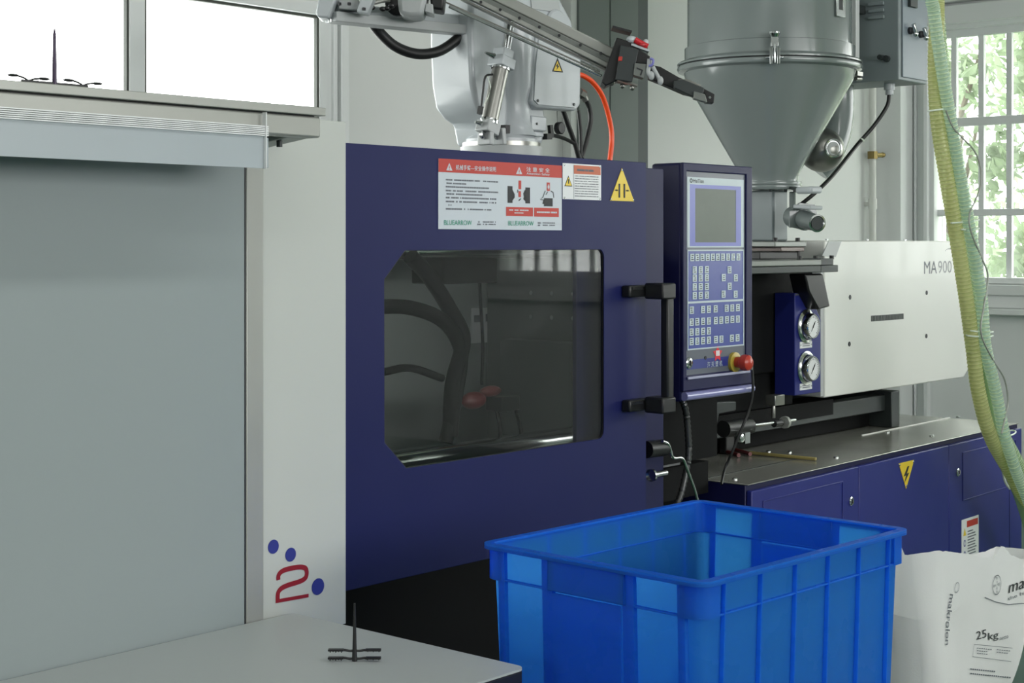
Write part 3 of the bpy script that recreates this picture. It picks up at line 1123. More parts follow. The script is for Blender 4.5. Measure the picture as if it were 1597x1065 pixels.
# membrane fields with white outlines
def frame_ring(x0, x1, z0, z1, w, m, name, y, t=.0012):
    b = MB()
    b.plate([(x0, y, z0), (x1, y, z0), (x1, y, z1), (x0, y, z1)], [[(x0 + w, y, z0 + w), (x1 - w, y, z0 + w), (x1 - w, y, z1 - w), (x0 + w, y, z1 - w)]], (0, t, 0))
    return b.build(name, m, cp)
fx0, fx1 = cpx(1072), cpx(1160)
za, zb_ = cpz(1072, 275.5), cpz(1072, 386)
y_ = CPY + .0005
sx0, sx1, sz1, sz0 = cpx(1076), cpx(1156), cpz(1076, 287), cpz(1076, 384)
b = MB()
b.plate([(fx0, y_, zb_), (fx1, y_, zb_), (fx1, y_, za), (fx0, y_, za)], [[(sx0, y_, sz0), (sx1, y_, sz0), (sx1, y_, sz1), (sx0, y_, sz1)]], (0, .001, 0))
b.build('screen_bezel', 'key', cp)
qx0, qx1, qz1, qz0 = cpx(1084.5), cpx(1148), cpz(1084, 293.5), cpz(1084, 378)
b = MB()
b.plate([(sx0, y_, sz0), (sx1, y_, sz0), (sx1, y_, sz1), (sx0, y_, sz1)], [[(qx0, y_, qz0), (qx1, y_, qz0), (qx1, y_, qz1), (qx0, y_, qz1)]], (0, .001, 0))
b.build('screen_surround', 'violet', cp)
MB().box(qx0, qx1, CPY + .0010, CPY + .0014, qz0, qz1).build('screen', 'screen', cp, label='switched-off grey-green display')
zm1, zm2, zm3 = cpz(1072, 389.5), cpz(1072, 472), cpz(1072, 546.5)
MB().box(fx0, fx1, CPY + .0006, CPY + .0014, zm3, zm1).build('membrane', 'membrane', cp)
frame_ring(fx0, fx1, zm2 - .001, zm1, .004, 'key', 'membrane_outline', CPY - .0004)
frame_ring(fx0, fx1, zm3, zm2 + .001, .004, 'key', 'membrane_outline', CPY - .0008)
text('HaiTian', (cpx(1081), CPY + .0005, cpz(1081, 284.5)), .055, .011, DXV, DZV, 'inkblack', cp)
b = MB()
b.plate([(x, CPY - .0002, z) for x, z in circ(cpx(1078), cpz(1078, 281.5), .0065)], [[(x, CPY - .0002, z) for x, z in circ(cpx(1078), cpz(1078, 281.5), .004)]], (0, .0008, 0))
b.build('maker_emblem', 'inkblack', cp)
# keys: one mesh, copies share it
def kx(cxp):
    return cpx(1050 + cxp * .2443)
def kz(cyp):
    return cpz(1080, 380 + cyp * .2443)
KW, KH = (cpx(1112) - cpx(1105.8)), (cpz(1080, 500) - cpz(1080, 511.5))
keys = []
rows = [(88, [120 + 32.7 * i for i in range(10)])]
for y in (168, 220, 276, 332):
    rows.append((y, [136, 174, 213]))
extra = [(358, 172), (321, 222), (398, 226), (359, 280), (320, 330), (397, 334)]
rows += [(424, [117, 189, 226, 269, 340, 375, 411]), (500, [116, 152, 189, 226, 270, 305, 341, 376, 411]),
         (564, [116, 152, 189, 226]), (624, [116, 152, 189, 226, 271, 306, 373, 409])]
for y, xs_ in rows:
    for x in xs_:
        keys.append((x, y))
keys += extra
kmeshes = []
for v_ in range(4):
    b = MB()
    b.box(-KW / 2, KW / 2, -.0016, 0, -KH / 2, KH / 2)
    b.mi = 1
    r3 = random.Random(v_ + 40)
    for k in range(3):
        zc_ = KH * (.28 - .28 * k)
        w_ = KW * r3.uniform(.15, .32)
        xo = r3.uniform(-.1, .1) * KW
        b.box(xo - w_, xo + w_, -.0019, -.0016, zc_ - KH * .06, zc_ + KH * .06)
    kmeshes.append(b)
protos = []
for i, (x, y) in enumerate(keys):
    loc = V((kx(x), CPY + .0006, kz(y)))
    if i < 4:
        kb = kmeshes[i]
        kb.xf = lambda p, L=loc: p + L
        protos.append(kb.build('key', ['key', 'inkblack'], cp))
    else:
        o = protos[i % 4].copy()
        o.parent = cp
        o.location = loc - V((0, .00095, 0)) - WLOC[cp]
        COL.objects.link(o)
# key switch, star, lettering, emergency stop
z_ = cpz(1074, 566)
b = MB()
b.lathe((cpx(1074), CPY + .001, z_), [(.017, 0), (.017, .004), (.013, .007), (0, .007)], 24, (0, -1, 0))
b.build('key_switch', 'chrome', cp)
MB().box(cpx(1074) - .0018, cpx(1074) + .0018, CPY - .0085, CPY - .006, z_ - .008, z_ + .008).build('switch_slot', 'inkblack', cp)
MB().cyl((cpx(1100.5), CPY + .0014, cpz(1100, 558)), (cpx(1100.5), CPY - .0004, cpz(1100, 558)), .0055, n=12).build('socket_hole', 'inkblack', cp)
MB().box(cpx(1070), cpx(1152), CPY + .0008, CPY + .0014, cpz(1070, 577), cpz(1070, 562)).build('name_band', mat('navy_name_band', srgb(46, 58, 130), .35), cp)
sx_, sz_ = cpx(1119.5), cpz(1100, 553.5)
star = []
for i in range(10):
    rr = .026 if i % 2 == 0 else .0135
    a = math.radians(90 + 36 * i)
    star.append((sx_ + rr * math.cos(a), sz_ + rr * math.sin(a)))
b = MB()
flat([star], CPY + .0014, mb=b)
b.mi = 1
flat([rect(sx_ - .009, sx_ - .001, sz_ - .006, sz_ + .010), rect(sx_ + .001, sx_ + .009, sz_ - .006, sz_ + .010)], CPY + .0006, mb=b)
b.build('star_emblem', [mat('bright_red_star', srgb(214, 40, 52), .4), 'white'], cp)
text('海 天 塑 机', (cpx(1103), CPY + .0006, cpz(1100, 573.5)), cpx(1126.5) - cpx(1103), .017, DXV, DZV, 'key', cp, bold=.01)
ec = V((cpx(1144), CPY + .0012, cpz(1120, 567)))
MB().lathe(ec, [(0, 0), (.030, 0), (.030, .010), (.024, .012), (0, .012)], 28, (0, -1, 0)).build('stop_ring', 'eyellow', cp)
MB().lathe(ec, [(.016, .012), (.018, .03), (.0235, .034), (.0250, .042), (.023, .056), (.016, .062), (0, .064)], 28, (0, -1, 0)).build('stop_button', 'estop', cp)
wb = ec + V((.03, -.03, .01))
MB().tube([wb, wb + V((.016, -.006, -.02)), wb + V((.02, -.004, -.035))], .0028, 6, 4).build('key_tag', 'alu', cp)
# thin cable hanging from the emergency stop
cab = [PY(u, v, Y) for u, v, Y in ((1173, 570, 2.60), (1174, 610, 2.60), (1168, 640, 2.61), (1156, 670, 2.62), (1142, 705, 2.64), (1131, 730, 2.66), (1125, 755, 2.63))]
MB().tube(cab, .0042, 8, 6).build('hanging_cable', 'rubber', cp)
# grab handle on the right side of the panel
gh = []
for u, v in ((1179, 340), (1181, 390), (1181, 455)):
    gh.append(PY(u, v, 2.70))
xg = CPX1 + .03
b = MB()
zt_, zb2 = PX(1183, 334, xg).z, PX(1183, 470, xg).z
b.box(CPX1 + .002, xg + .010, 2.66, 2.70, zt_ - .10, zt_)
b.box(CPX1 + .002, xg + .016, 2.66, 2.70, zb2, zb2 + .032)
b.box(xg - .012, xg + .006, 2.665, 2.695, zb2 + .03, zt_ - .09)
b.build('side_handle', mat('slate_grey_plastic', srgb(84, 94, 96), .4), cp, bevel=.006)
MB().box(CPX1 - .01, CPX1 + .012, 2.665, 2.69, zb2 - .05, zb2 - .012).build('handle_bracket', 'darkgrey', cp)
# support arm behind
MB().box(3.60, 3.80, 2.742, 2.80, 1.30, 1.42).build('support_arm', 'darkgrey', cp, bevel=.004)

# ================= base cabinet (turned by 1.45 degrees)
AL = math.radians(1.45)
B0 = V((4.17, 2.65, 0))
def bx(p):
    return V((B0.x + p.x * math.cos(AL) - p.y * math.sin(AL), B0.y + p.x * math.sin(AL) + p.y * math.cos(AL), p.z))
def bl(u, v):
    """pixel -> (along, height) on the cabinet front"""
    r = (u - CX) / FPX
    dx, dy = FX + r * RX, FY + r * RY
    # d*(dx,dy) = B0 + s*(cos, sin)
    det = dx * -math.sin(AL) + dy * math.cos(AL)
    d = (B0.x * -math.sin(AL) + B0.y * math.cos(AL)) / det
    s_ = (d * dx - B0.x) * math.cos(AL) + (d * dy - B0.y) * math.sin(AL)
    return s_, CAMZ - (v - HZ) / FPX * d
BL = bl(1591, 660)[0]
BT = .752
s1, s2, s3 = bl(1336.5, 750)[0], bl(1477, 720)[0], bl(1591, 700)[0]
b = MB(bx)
b.box(.0, BL, .012, 1.0, .06, BT - .0045)
b.build('base_cabinet', 'dblue', mach, bevel=.003)
for fx in (.15, BL - .15):
    for fy in (.12, .88):
        MB(bx).cyl((fx, fy, 0), (fx, fy, .06), .05).build('levelling_foot', 'rubber', mach)
b = MB(bx)
b.box(-.004, BL - .02, -.002, 1.0, BT - .004, BT)
deck = b.build('deck_plate', 'basetop', mach, bevel=.002)
b = MB(bx)
b.box(-.004, .62, .165, .170, BT, BT + .0012)
b.build('deck_seam', 'darkgrey', deck)
b = MB(bx)
s_a = bl(1440, 700)[0]
b.box(1.35, BL - .02, .30, .304, BT, BT + .004)
b.build('deck_fold', 'cream', deck)
for u, v in ((1146, 746), (1231, 704), (1304, 712), (1198, 703), (1384, 673), (1453, 678), (1494, 649)):
    p = PZ(u, v + 2, BT)
    MB().lathe((p.x, p.y, BT), [(.009, 0), (.009, .003), (.006, .006), (0, .0068)], 12).build('deck_bolt', 'chrome', deck)
edges_ = [0.004, s1, s2, s3]
doors = []
for i in range(3):
    a, c = edges_[i] + .002, edges_[i + 1] - .002
    b = MB(bx)
    b.box(a, c, -.008, .0115, .09, BT - .022)
    doors.append(b.build('cabinet_door', 'blue2', mach, bevel=.004))
# embossed outlines
def emb(par, s0, s1_, z0, z1, w=.005):
    b = MB(bx)
    y = -.0108
    b.plate([(s0, y, z0), (s1_, y, z0), (s1_, y, z1), (s0, y, z1)], [[(s0 + w, y, z0 + w), (s1_ - w, y, z0 + w), (s1_ - w, y, z1 - w), (s0 + w, y, z1 - w)]], (0, .0027, 0))
    b.build('embossed_line', 'blue2', par, bevel=.002)
a = bl(1186, 780)
c = bl(1311, 750)
emb(doors[0], a[0], c[0], a[1] - .145, a[1])
a = bl(1498, 705)
emb(doors[2], a[0], BL - .07, a[1] - .19, a[1])
MB(bx).box(bl(1571, 760)[0], bl(1571, 760)[0] + .003, -.0092, -.0082, .09, BT - .022).build('door_seam', 'dblue', doors[2])
def latch(u, v, par):
    s_, z = bl(u, v)
    b = MB(bx)
    b.lathe((s_, -.0085, z), [(.0155, 0), (.0155, .003), (.011, .005), (.011, .0065), (0, .0065)], 22, (0, -1, 0))
    b.mi = 1
    b.box(s_ - .002, s_ + .002, -.0165, -.015, z - .007, z + .007)
    b.build('latch', ['chrome', 'inkblack'], par)
latch(1323.5, 781, doors[0])
latch(1490.5, 736, doors[2])
# yellow high-voltage triangle (point down) and notice plate
p0, p1, p2 = bl(1398, 722), bl(1422, 717), bl(1409.5, 762)
zz = (p0[1] + p1[1]) / 2
MB(bx).extrude([(p0[0], -.0085, zz), (p2[0], -.0085, p2[1]), (p1[0], -.0085, zz)], (0, -.0012, 0)).build('voltage_triangle', 'yellow', doors[1])
xm, zc = p2[0], zz
hh = zz - p2[1]
bolt = [(.10, -.18), (-.22, -.52), (-.02, -.50), (-.16, -.78), (.24, -.42), (.04, -.44), (.24, -.18)]
hw = (p1[0] - p0[0]) / 2
MB(bx).extrude([(xm + a * hw * 1.6, -.0100, zc + c * hh) for a, c in bolt], (0, -.0004, 0)).build('voltage_symbol', 'inkblack', doors[1])
for s_, z in ((p0[0] + .007, zz - .006), (p1[0] - .007, zz - .006), (xm, p2[1] + .012)):
    MB(bx).lathe((s_, -.0097, z), [(.004, 0), (.003, .002), (0, .0025)], 10, (0, -1, 0)).build('rivet', 'chrome', doors[1])
p0, p1 = bl(1496, 810), bl(1522.5, 803)
z1_ = (p0[1] + p1[1]) / 2
z0_ = bl(1508, 905)[1]
MB(bx).box(p0[0], p1[0], -.0100, -.0085, z0_, z1_).build('notice_plate', 'white', doors[2])
def fN(s, t_):
    return (p0[0] + (p1[0] - p0[0]) * s, z1_ + (z0_ - z1_) * t_)
def nb(polys, mi, b, off=.0103):
    b.mi = mi
    for q in polys:
        b.extrude([(x, -off, z) for x, z in q], (0, -.0003, 0))
b = MB(bx)
nb([[fN(.30, .14), fN(.95, .14), fN(.95, .04), fN(.30, .04)]], 0, b)
nb([[fN(.08, .26), fN(.26, .26), fN(.17, .14)]], 1, b)
for t_ in (.38, .56):
    c_ = fN(.17, t_)
    nb([circ(c_[0], c_[1], .010, 14, .014)], 2, b)
    nb([circ(c_[0], c_[1], .006, 10, .009)], 3, b, off=.0107)
b.build('plate_print', ['red', 'yellow', 'inkblue', 'white'], doors[2])
b = MB(bx)
for i in range(16):
    q0, q1 = fN(.34, .2 + .045 * i), fN(.34 + rp.uniform(.3, .58), .22 + .045 * i)
    b.box(q0[0], q1[0], -.0105, -.0103, q1[1], q0[1])
b.build('small_print', 'inkgrey', doors[2], kind='stuff')

# ================= cream injection cover
YC = 3.0
cx0 = PY(1286, 500, YC).x
cx1 = PY(1513, 500, YC).x
cz0 = (PY(1286, 621, YC).z + PY(1503, 588, YC).z) / 2
cz1 = 1.512
cl = PY(1503, 580, YC).x
b = MB()
b.extrude([(cx0, YC, cz0), (cl, YC, cz0), (cx1, YC, cz0 + .045), (cx1, YC, cz1), (cx0, YC, cz1)], (0, .55, 0))
cover = b.build('injection_cover', 'cream', mach, bevel=.005)
MB().box(cx0 - .022, cx0 - .0005, YC + .004, YC + .55, cz0 + .006, cz1 - .12).build('cover_end', 'robotgrey', cover, bevel=.002)
# upper wing of the cover running left behind the feed block
b = MB()
b.box(PY(1226, 380, 3.3).x, cx0 - .001, 3.30, 3.54, 1.36, cz1)
b.build('cover_wing', 'cream', cover, bevel=.004)
b = MB()
q = [PY(u, v, YC + .002) for u, v in ((1281, 399), (1291, 376), (1311, 376), (1302, 401))]
b.extrude(q, (0, -.004, 0))
b.build('cover_gusset', 'robotgrey', cover)
for u, v in ((1293, 373.5), (1356, 374), (1415, 375)):
    p = PY(u, v, YC + .01)
    MB().cyl((p.x, YC + .02, cz1 - .001), (p.x, YC + .02, cz1 + .006), .006, n=10).build('cover_screw', 'chrome', cover)
for u, v in ((1325.5, 463.5), (1324.5, 536.5), (1445, 456.5), (1444.5, 524)):
    p = PY(u, v, YC)
    MB().cyl((p.x, YC - .0012, p.z), (p.x, YC + .0005, p.z), .0095, n=16).build('cover_plug', 'inkblack', cover)
a, c = PY(1358.5, 501, YC), PY(1409, 488.5, YC)
zz = (PY(1358.5, 496.5, YC).z + PY(1409, 493.5, YC).z) / 2
b = MB()
b.box(a.x, c.x, YC - .0015, YC + .0005, zz - .0115, zz + .0115)
vent = b.build('vent_slot', 'darkgrey', cover, bevel=.001)
b = MB()
n_ = 22
for i in range(n_):
    x = a.x + (c.x - a.x) * (i + .5) / n_
    b.box(x - .0018, x + .0018, YC - .003, YC - .0015, zz - .0095, zz + .0095)
b.build('vent_rib', 'greyplate', cover, kind='stuff')
p = PY(1441, 427, YC)
q = PY(1461, 427, YC)
text('MA', (p.x, YC, p.z), q.x - p.x, .052, DXV, DZV, 'inkgrey', cover, off=.0006)
p = PY(1463, 426, YC)
q = PY(1484, 426, YC)
text('900', (p.x, YC, p.z), q.x - p.x, .052, DXV, DZV, mat('pale_grey_print', srgb(158, 160, 162), .5), cover, off=.0006)
b = MB()
pc = PY(1480, 414, YC)
for i in range(9):
    a_ = math.radians(118 - 9 * i)
    r_ = .072
    x, z = pc.x + math.cos(a_) * r_, pc.z + math.sin(a_) * r_ - .0
    b.cyl((x, YC - .0009, z), (x, YC - .0002, z), .0016 + .0003 * i, n=8)
b.build('dot_arc', 'inkgrey', cover)
p = PY(1487.5, 415, YC)
text('Ⅱ', (p.x, YC, p.z), .03, .026, DXV, DZV, 'inkgrey', cover, off=.0006)

# ================= gauge box
gx0, gx1, gy0, gy1 = 4.95, 5.134, 2.95, 3.035
gz0 = PY(1240, 617, gy0).z
gz1 = PY(1245, 457, gy0).z
b = MB()
b.extrude([(gx0, gy0, gz0), (gx1, gy0, gz0), (gx1, gy0, gz1 - .10), (gx0 + .105, gy0, gz1), (gx0, gy0, gz1)], (0, gy1 - gy0, 0))
gb = b.build('gauge_box', 'blue2', mach, bevel=.0025)
MB().box(gx0 + .002, gx0 + .09, gy0 - .0012, gy0, gz1 - .008, gz1 - .002).build('box_label', 'greyplate', gb)
for v in (508.5, 574):
    gp = PY(1257, v, gy0)
    c_ = V((gp.x, gy0, gp.z))
    b = MB()
    b.lathe(c_, [(.060, 0), (.062, .004), (.054, .007), (.050, .010)], 36, (0, -1, 0))
    b.lathe(c_, [(.047, .006), (.047, .028), (.043, .034), (.041, .034), (.041, .028), (0, .028)], 36, (0, -1, 0))
    b.build('pressure_gauge', 'chrome', gb)
    MB().lathe(c_, [(0, .0285), (.0405, .0285), (.0405, .030), (0, .030)], 30, (0, -1, 0)).build('gauge_dial', 'white', gb)
    b = MB()
    for i in range(21):
        a_ = math.radians(-45 + 13.5 * i)
        r0_, r1_ = .031, .037
        ca, sa = math.cos(a_), math.sin(a_)
        p_ = c_ + V((ca * r0_, -.0302, sa * r0_))
        q_ = c_ + V((ca * r1_, -.0302, sa * r1_))
        b.bar(p_, q_, .001 if i % 5 else .002, .0004, (0, 1, 0))
    b.bar(c_ + V((-.014, -.0312, -.018)), c_ + V((.014, -.0312, .018)), .0022, .0006, (0, 1, 0))
    b.bar(c_ + V((-.004, -.0314, -.005)), c_ + V((.010, -.0314, .013)), .0055, .0006, (0, 1, 0))
    b.build('gauge_needle', 'inkblack', gb)
for v in (537.5, 602.5):
    p = PY(1256.5, v, gy0)
    MB().box(p.x - .043, p.x + .043, gy0 - .0016, gy0 - .0002, p.z - .012, p.z + .012).build('gauge_label', 'white', gb)
    b = MB()
    for k in range(2):
        b.box(p.x - .026, p.x + .026, gy0 - .002, gy0 - .0016, p.z - .005 + .007 * k, p.z - .002 + .007 * k)
    b.build('small_print', 'inkgrey', gb, kind='stuff')
    for sg in (-1, 1):
        MB().cyl((p.x + sg * .037, gy0 - .003, p.z), (p.x + sg * .037, gy0 - .0016, p.z), .003, n=8).build('rivet', 'chrome', gb)

# ================= injection unit: feed block, plates, rails
b = MB()
pz = PY(1200, 405, 2.86).z
fx_l, fx_r = 4.46, PY(1281, 410, 2.86).x
zt3, zm3_, zb3 = PY(1270, 405, 2.86).z, PY(1270, 414, 2.86).z, PY(1270, 425, 2.86).z
b = MB()
b.box(fx_l, fx_r, 2.86, 3.28, zm3_, zt3)
b.build('feed_platform', 'greyplate', mach, bevel=.003)
MB().box(fx_l, fx_r, 2.862, 3.28, zb3, zm3_ - .0004).build('platform_skirt', 'darkgrey', mach, bevel=.003)
px = PY(1308, 420, 2.86).x
b = MB()
b.box(fx_r + .001, px, 2.862, 2.98, zb3 + .0, zm3_ + .0)
b.box(fx_r + .012, px - .02, 2.87, 2.97, zm3_, zt3 + .004)
b.build('guard_bracket', 'darkgrey', mach, bevel=.002)
for u in (1247, 1272, 1297):
    p = PY(u, 403, 2.90)
    MB().cyl((p.x, 2.90, zt3), (p.x, 2.90, zt3 + .014), .0085, n=12).build('cap_screw', 'black', mach)
b = MB()
q = [PY(u, v, 2.90) for u, v in ((1256, 427), (1284, 427), (1287, 440), (1295, 478), (1277, 483), (1262, 455))]
b.extrude(q, (0, .07, 0))
b.build('cable_chute', 'black', mach, bevel=.006)
# throat slab under the hopper
b = MB()
sx0_, sx1_ = 4.93, PY(1258, 380, 3.02).x
b.box(sx0_, sx1_, 3.02, 3.32, PY(1250, 385, 3.02).z, PY(1250, 376.5, 3.02).z)
slab = b.build('hopper_slab', 'greyplate', mach, bevel=.003)
b = MB()
b.box(sx0_ + .05, sx1_ - .008, 3.025, 3.30, PY(1250, 392, 3.02).z, PY(1250, 385, 3.02).z - .0005)
b.build('slide_plate', mat('brown_steel', srgb(110, 100, 96), .4, metal=.4), mach, bevel=.003)
b = MB()
b.box(4.86, 5.12, 3.04, 3.28, zt3 + .0005, PY(1250, 392, 3.02).z - .001)
b.build('feed_block', 'blackpaint', mach, bevel=.003)
for u in (1209, 1244):
    p = PY(u, 373, 3.06)
    zq = PY(1250, 376.5, 3.02).z
    MB().cyl((p.x, 3.06, zq), (p.x, 3.06, zq + .014), .009, n=12).build('cap_screw', 'black', mach)
p = PY(1244, 394, 3.05)
MB().cyl((p.x, 3.05, p.z - .012), (p.x, 3.05, p.z + .006), .008, n=12).build('cap_screw', 'black', mach)
# barrel housing, carriage, rails
MB().box(4.14, 5.25, 3.04, 3.42, 1.03, zb3 - .001).build('barrel_housing', 'bedblack', mach, bevel=.006)
MB().cyl((4.02, 3.22, 1.22), (4.14, 3.22, 1.22), .07, .05).build('barrel_nozzle', 'darkgrey', mach)
MB().box(4.55, 5.12, 3.06, 3.40, .90, 1.029).build('carriage', 'bedblack', mach, bevel=.004)
b = MB()
for y in (3.05, 3.40):
    b.box(4.20, PY(1388, 640, 3.05).x, y, y + .06, .82, .885)
b.build('guide_rail', 'darkgrey', mach, bevel=.004)
b = MB()
b.box(4.25, PY(1385, 640, 3.05).x, 3.12, 3.38, .753, .86)
b.build('carriage_bed', 'bedblack', mach, bevel=.004)
xr = PY(1380, 640, 3.05).x
b = MB()
b.box(xr, xr + .07, 3.02, 3.40, .753, .90)
b.box(xr + .07, xr + .11, 3.04, 3.20, .753, .83)
b.build('end_block', 'darkgrey', mach, bevel=.004)
MB().cyl((xr - .02, 3.10, .925), (xr + .02, 3.10, .925), .032, n=14).build('guide_bush', 'blackpaint', mach)
MB().box(4.55, 5.40, 3.048, 3.06, .84, .90).build('carriage_skirt', 'bedblack', mach)
# grey stepped bracket and dark foot below the panel
b = MB()
q = [PY(u, v, 2.95) for u, v in ((1080, 628), (1148, 626), (1148, 640), (1122, 645), (1118, 663), (1100, 668), (1096, 645), (1082, 642))]
b.extrude(q, (0, .03, 0))
b.build('stepped_bracket', 'darkgrey', mach, bevel=.003)
q0 = PY(1150, 668, 2.86)
b = MB()
b.cyl(PY(1128, 669, 2.86), PY(1168, 664, 2.86), .028, n=20)
b.build('shift_cylinder', 'black', mach)
MB().box(q0.x + .27, q0.x + .32, 3.08, 3.11, .753, q0.z - .01).build('cylinder_foot', 'blackpaint', mach, bevel=.004)
b = MB()
b.cyl(PY(1168, 664, 2.86), PY(1240, 655, 2.86), .0055, n=12)
b.build('push_rod', 'chrome', mach)
b = MB()
e = PY(1224, 658.5, 2.86)
b.cyl(e + V((-.006, 0, 0)), e + V((.008, 0, 0)), .021, n=20)
b.build('rod_disc', 'alu', mach)
MB().cyl(PY(1207, 661, 2.86), PY(1218, 659.5, 2.86), .012, n=12).build('rod_nut', 'black', mach)
b = MB()
a, c = PY(1209, 617, 2.90), PY(1224, 631, 2.90)
b.box(a.x, c.x, 2.90, 2.94, c.z, a.z)
b.cyl(((a.x + c.x) / 2 - .012, 2.92, c.z), ((a.x + c.x) / 2 - .012, 2.92, c.z - .045), .008, n=10)
b.build('lubricator', 'steel', mach, bevel=.002)
b = MB()
p = PY(1153, 683, 2.80)
b.lathe(p, [(.014, 0), (.014, .012), (.009, .014), (0, .014)], 16, (0, -1, 0))
b.box(p.x + .02, p.x + .05, 2.79, 2.83, p.z - .02, p.z + .015)
b.build('hydraulic_fitting', 'chrome', mach)
# latch crank beside the door
lk = V((3.60, 2.62, 0))
b = MB()
a, c = PY(1008, 701, 2.62), PY(1036, 698, 2.62)
b.cyl(a, c, .024, n=18)
b.build('latch_roller', 'black', mach)
pts = [(1033, 688), (1041, 692), (1046, 703), (1050, 714), (1064, 715), (1072, 733), (1082, 760), (1091, 790)]
MB().tube([PY(u, v, 2.60) for u, v in pts], .0045, 10, 5).build('crank_rod', 'chrome', mach)
b = MB()
b.cyl(PY(1017, 741, 2.62), PY(1038, 737, 2.62), .0095, n=14)
b.lathe(PY(1016, 741, 2.61), [(.018, -.004), (.018, .004), (0, .004)], 16, (1, 0, 0))
b.build('latch_pin', 'chrome', mach)
MB().box(3.54, 3.60, 2.655, 2.69, .9, 1.10).build('latch_post', 'blackpaint', mach)
# coiled conduit
pts = [(1062, 618), (1070, 645), (1074, 700), (1070, 735), (1062, 770), (1052, 795)]
MB().tube([PY(u, v, 2.68) for u, v in pts], .010, 10, 6, ridge=.12, pitch=.0065).build('coiled_conduit', mat('dull_metal_conduit', srgb(72, 74, 74), .35, metal=.7), mach)

# ================= tools on the deck
t = thing('pliers', PZ(1140, 709, BT) + V((0, 0, .002)), 'pliers with dark red grips lying on the machine deck', 'pliers')
b = MB()
for pts in (((1100, 699), (1125, 706), (1152, 714)), ((1106, 698), (1140, 704), (1170, 712))):
    P_ = [PZ(u, v, BT) + V((0, 0, .009)) for u, v in pts]
    MB().tube(P_, .0072, 10, 6).build('grip', 'gripred', t)
P_ = [PZ(u, v, BT) + V((0, 0, .012)) for u, v in ((1104, 698.5), (1090, 696), (1078, 695))]
MB().tube(P_, .009, 8, 4).build('jaw', 'darkgrey', t)
a, c = PZ(1168, 709, BT), PZ(1273, 719, BT)
o = MB()
o.bar(a + V((0, 0, .007)), c + V((0, 0, .007)), .013, .011)
o = o.build('wooden_stick', 'wood', None, bevel=.003)
tag(o, 'thin yellowish wooden stick lying on the machine deck right of the pliers', 'stick')

# ================================================================== HOPPER DRYER
HX, HY = 5.18, 3.20
t = thing('hopper_dryer', (HX, HY, 1.5), 'large pale grey conical hopper dryer standing above the feed block', 'hopper')
H0 = V((HX, HY, 0))
MB().lathe(H0, [(0, 3.3), (.30, 3.3), (.311, 3.28), (.311, 2.246)], 64).build('barrel', 'hopper', t)
MB().lathe(H0, [(.311, 2.25), (.322, 2.246), (.322, 2.200), (.326, 2.196), (.343, 2.193), (.350, 2.187), (.350, 2.181), (.340, 2.179)], 64).build('upper_flange', 'hopper', t)
MB().lathe(H0, [(.338, 2.179), (.338, 2.176)], 64).build('flange_gasket', 'inkblack', t)
MB().lathe(H0, [(.338, 2.176), (.349, 2.175), (.351, 2.168), (.347, 2.158), (.332, 2.154), (.318, 2.150)], 64).build('lower_flange', 'hopper', t)
MB().lathe(H0, [(.326, 2.156), (.316, 2.12), (.112, 1.765), (.110, 1.735)], 64).build('cone', 'hopper', t)
MB().lathe(H0, [(.105, 1.737), (.122, 1.736), (.124, 1.730), (.122, 1.722), (.110, 1.7215)], 40).build('neck_flange', 'hopper', t)
MB().lathe(H0, [(.110, 1.7212), (.124, 1.721), (.126, 1.712), (.122, 1.704), (0, 1.704)], 40).build('neck_flange', 'hopper', t)
za_ = PY(1258, 376.5, 3.02).z + .0005
MB().box(HX - .052, HX + .052, HY - .052, HY + .052, za_, 1.703).build('throat_box', 'boxgrey', t, bevel=.008)
MB().cyl((HX - .02, HY - .02, 1.685), (HX - .02, HY - .02, 1.703), .03).build('throat_collar', 'boxgrey', t)
for a_ in (215, 250, 285):
    p = H0 + V((.10 * math.cos(math.radians(a_)), .10 * math.sin(math.radians(a_)), 1.695))
    MB().cyl(p, p + V((0, 0, .009)), .006, n=8).build('neck_bolt', 'darkgrey', t)
# toggle clamp on the flange facing the lens, and a side clamp
def clamp(u):
    r_ = (u - CX) / FPX
    # direction from hopper axis towards the viewer side at bearing of u
    vx, vy = -(FX + .16 * RX), -(FY + .16 * RY)
    base = math.atan2(vy, vx)
    return base
ba = clamp(1200) + math.radians(3)
dv = V((math.cos(ba), math.sin(ba), 0))
tv = V((-dv.y, dv.x, 0))
cc = H0 + dv * .362
b = MB()
for sg in (-1, 1):
    b.bar(cc + tv * sg * .013 + V((0, 0, 2.145)), cc + tv * sg * .013 + V((0, 0, 2.205)), .010, .022, dv)
b.bar(cc + V((0, 0, 2.21)) - dv * .01, cc + V((0, 0, 2.245)) - dv * .012, .026, .010, dv)
b.cyl(cc + V((0, 0, 2.245)) - dv * .016, cc + V((0, 0, 2.258)) - dv * .016, .014, .022, 16)
b.cyl(cc + V((0, 0, 2.258)) - dv * .016, cc + V((0, 0, 2.264)) - dv * .016, .022, .022, 16)
b.cyl(cc - tv * .032 + V((0, 0, 2.17)), cc + tv * .032 + V((0, 0, 2.17)), .004, n=8)
b.cyl(cc + V((0, 0, 2.15)), cc + V((0, 0, 2.22)), .005, n=10)
b.build('toggle_clamp', 'chrome', t, bevel=.001)
p = PD(1338, 123, 6.0)
b = MB()
b.cyl(p + V((-.02, 0, 0)), p + V((.02, 0, .002)), .009, n=10)
b.bar(p + V((-.03, 0, .018)), p + V((.012, 0, .018)), .03, .016)
b.build('side_clamp', 'steel', t)
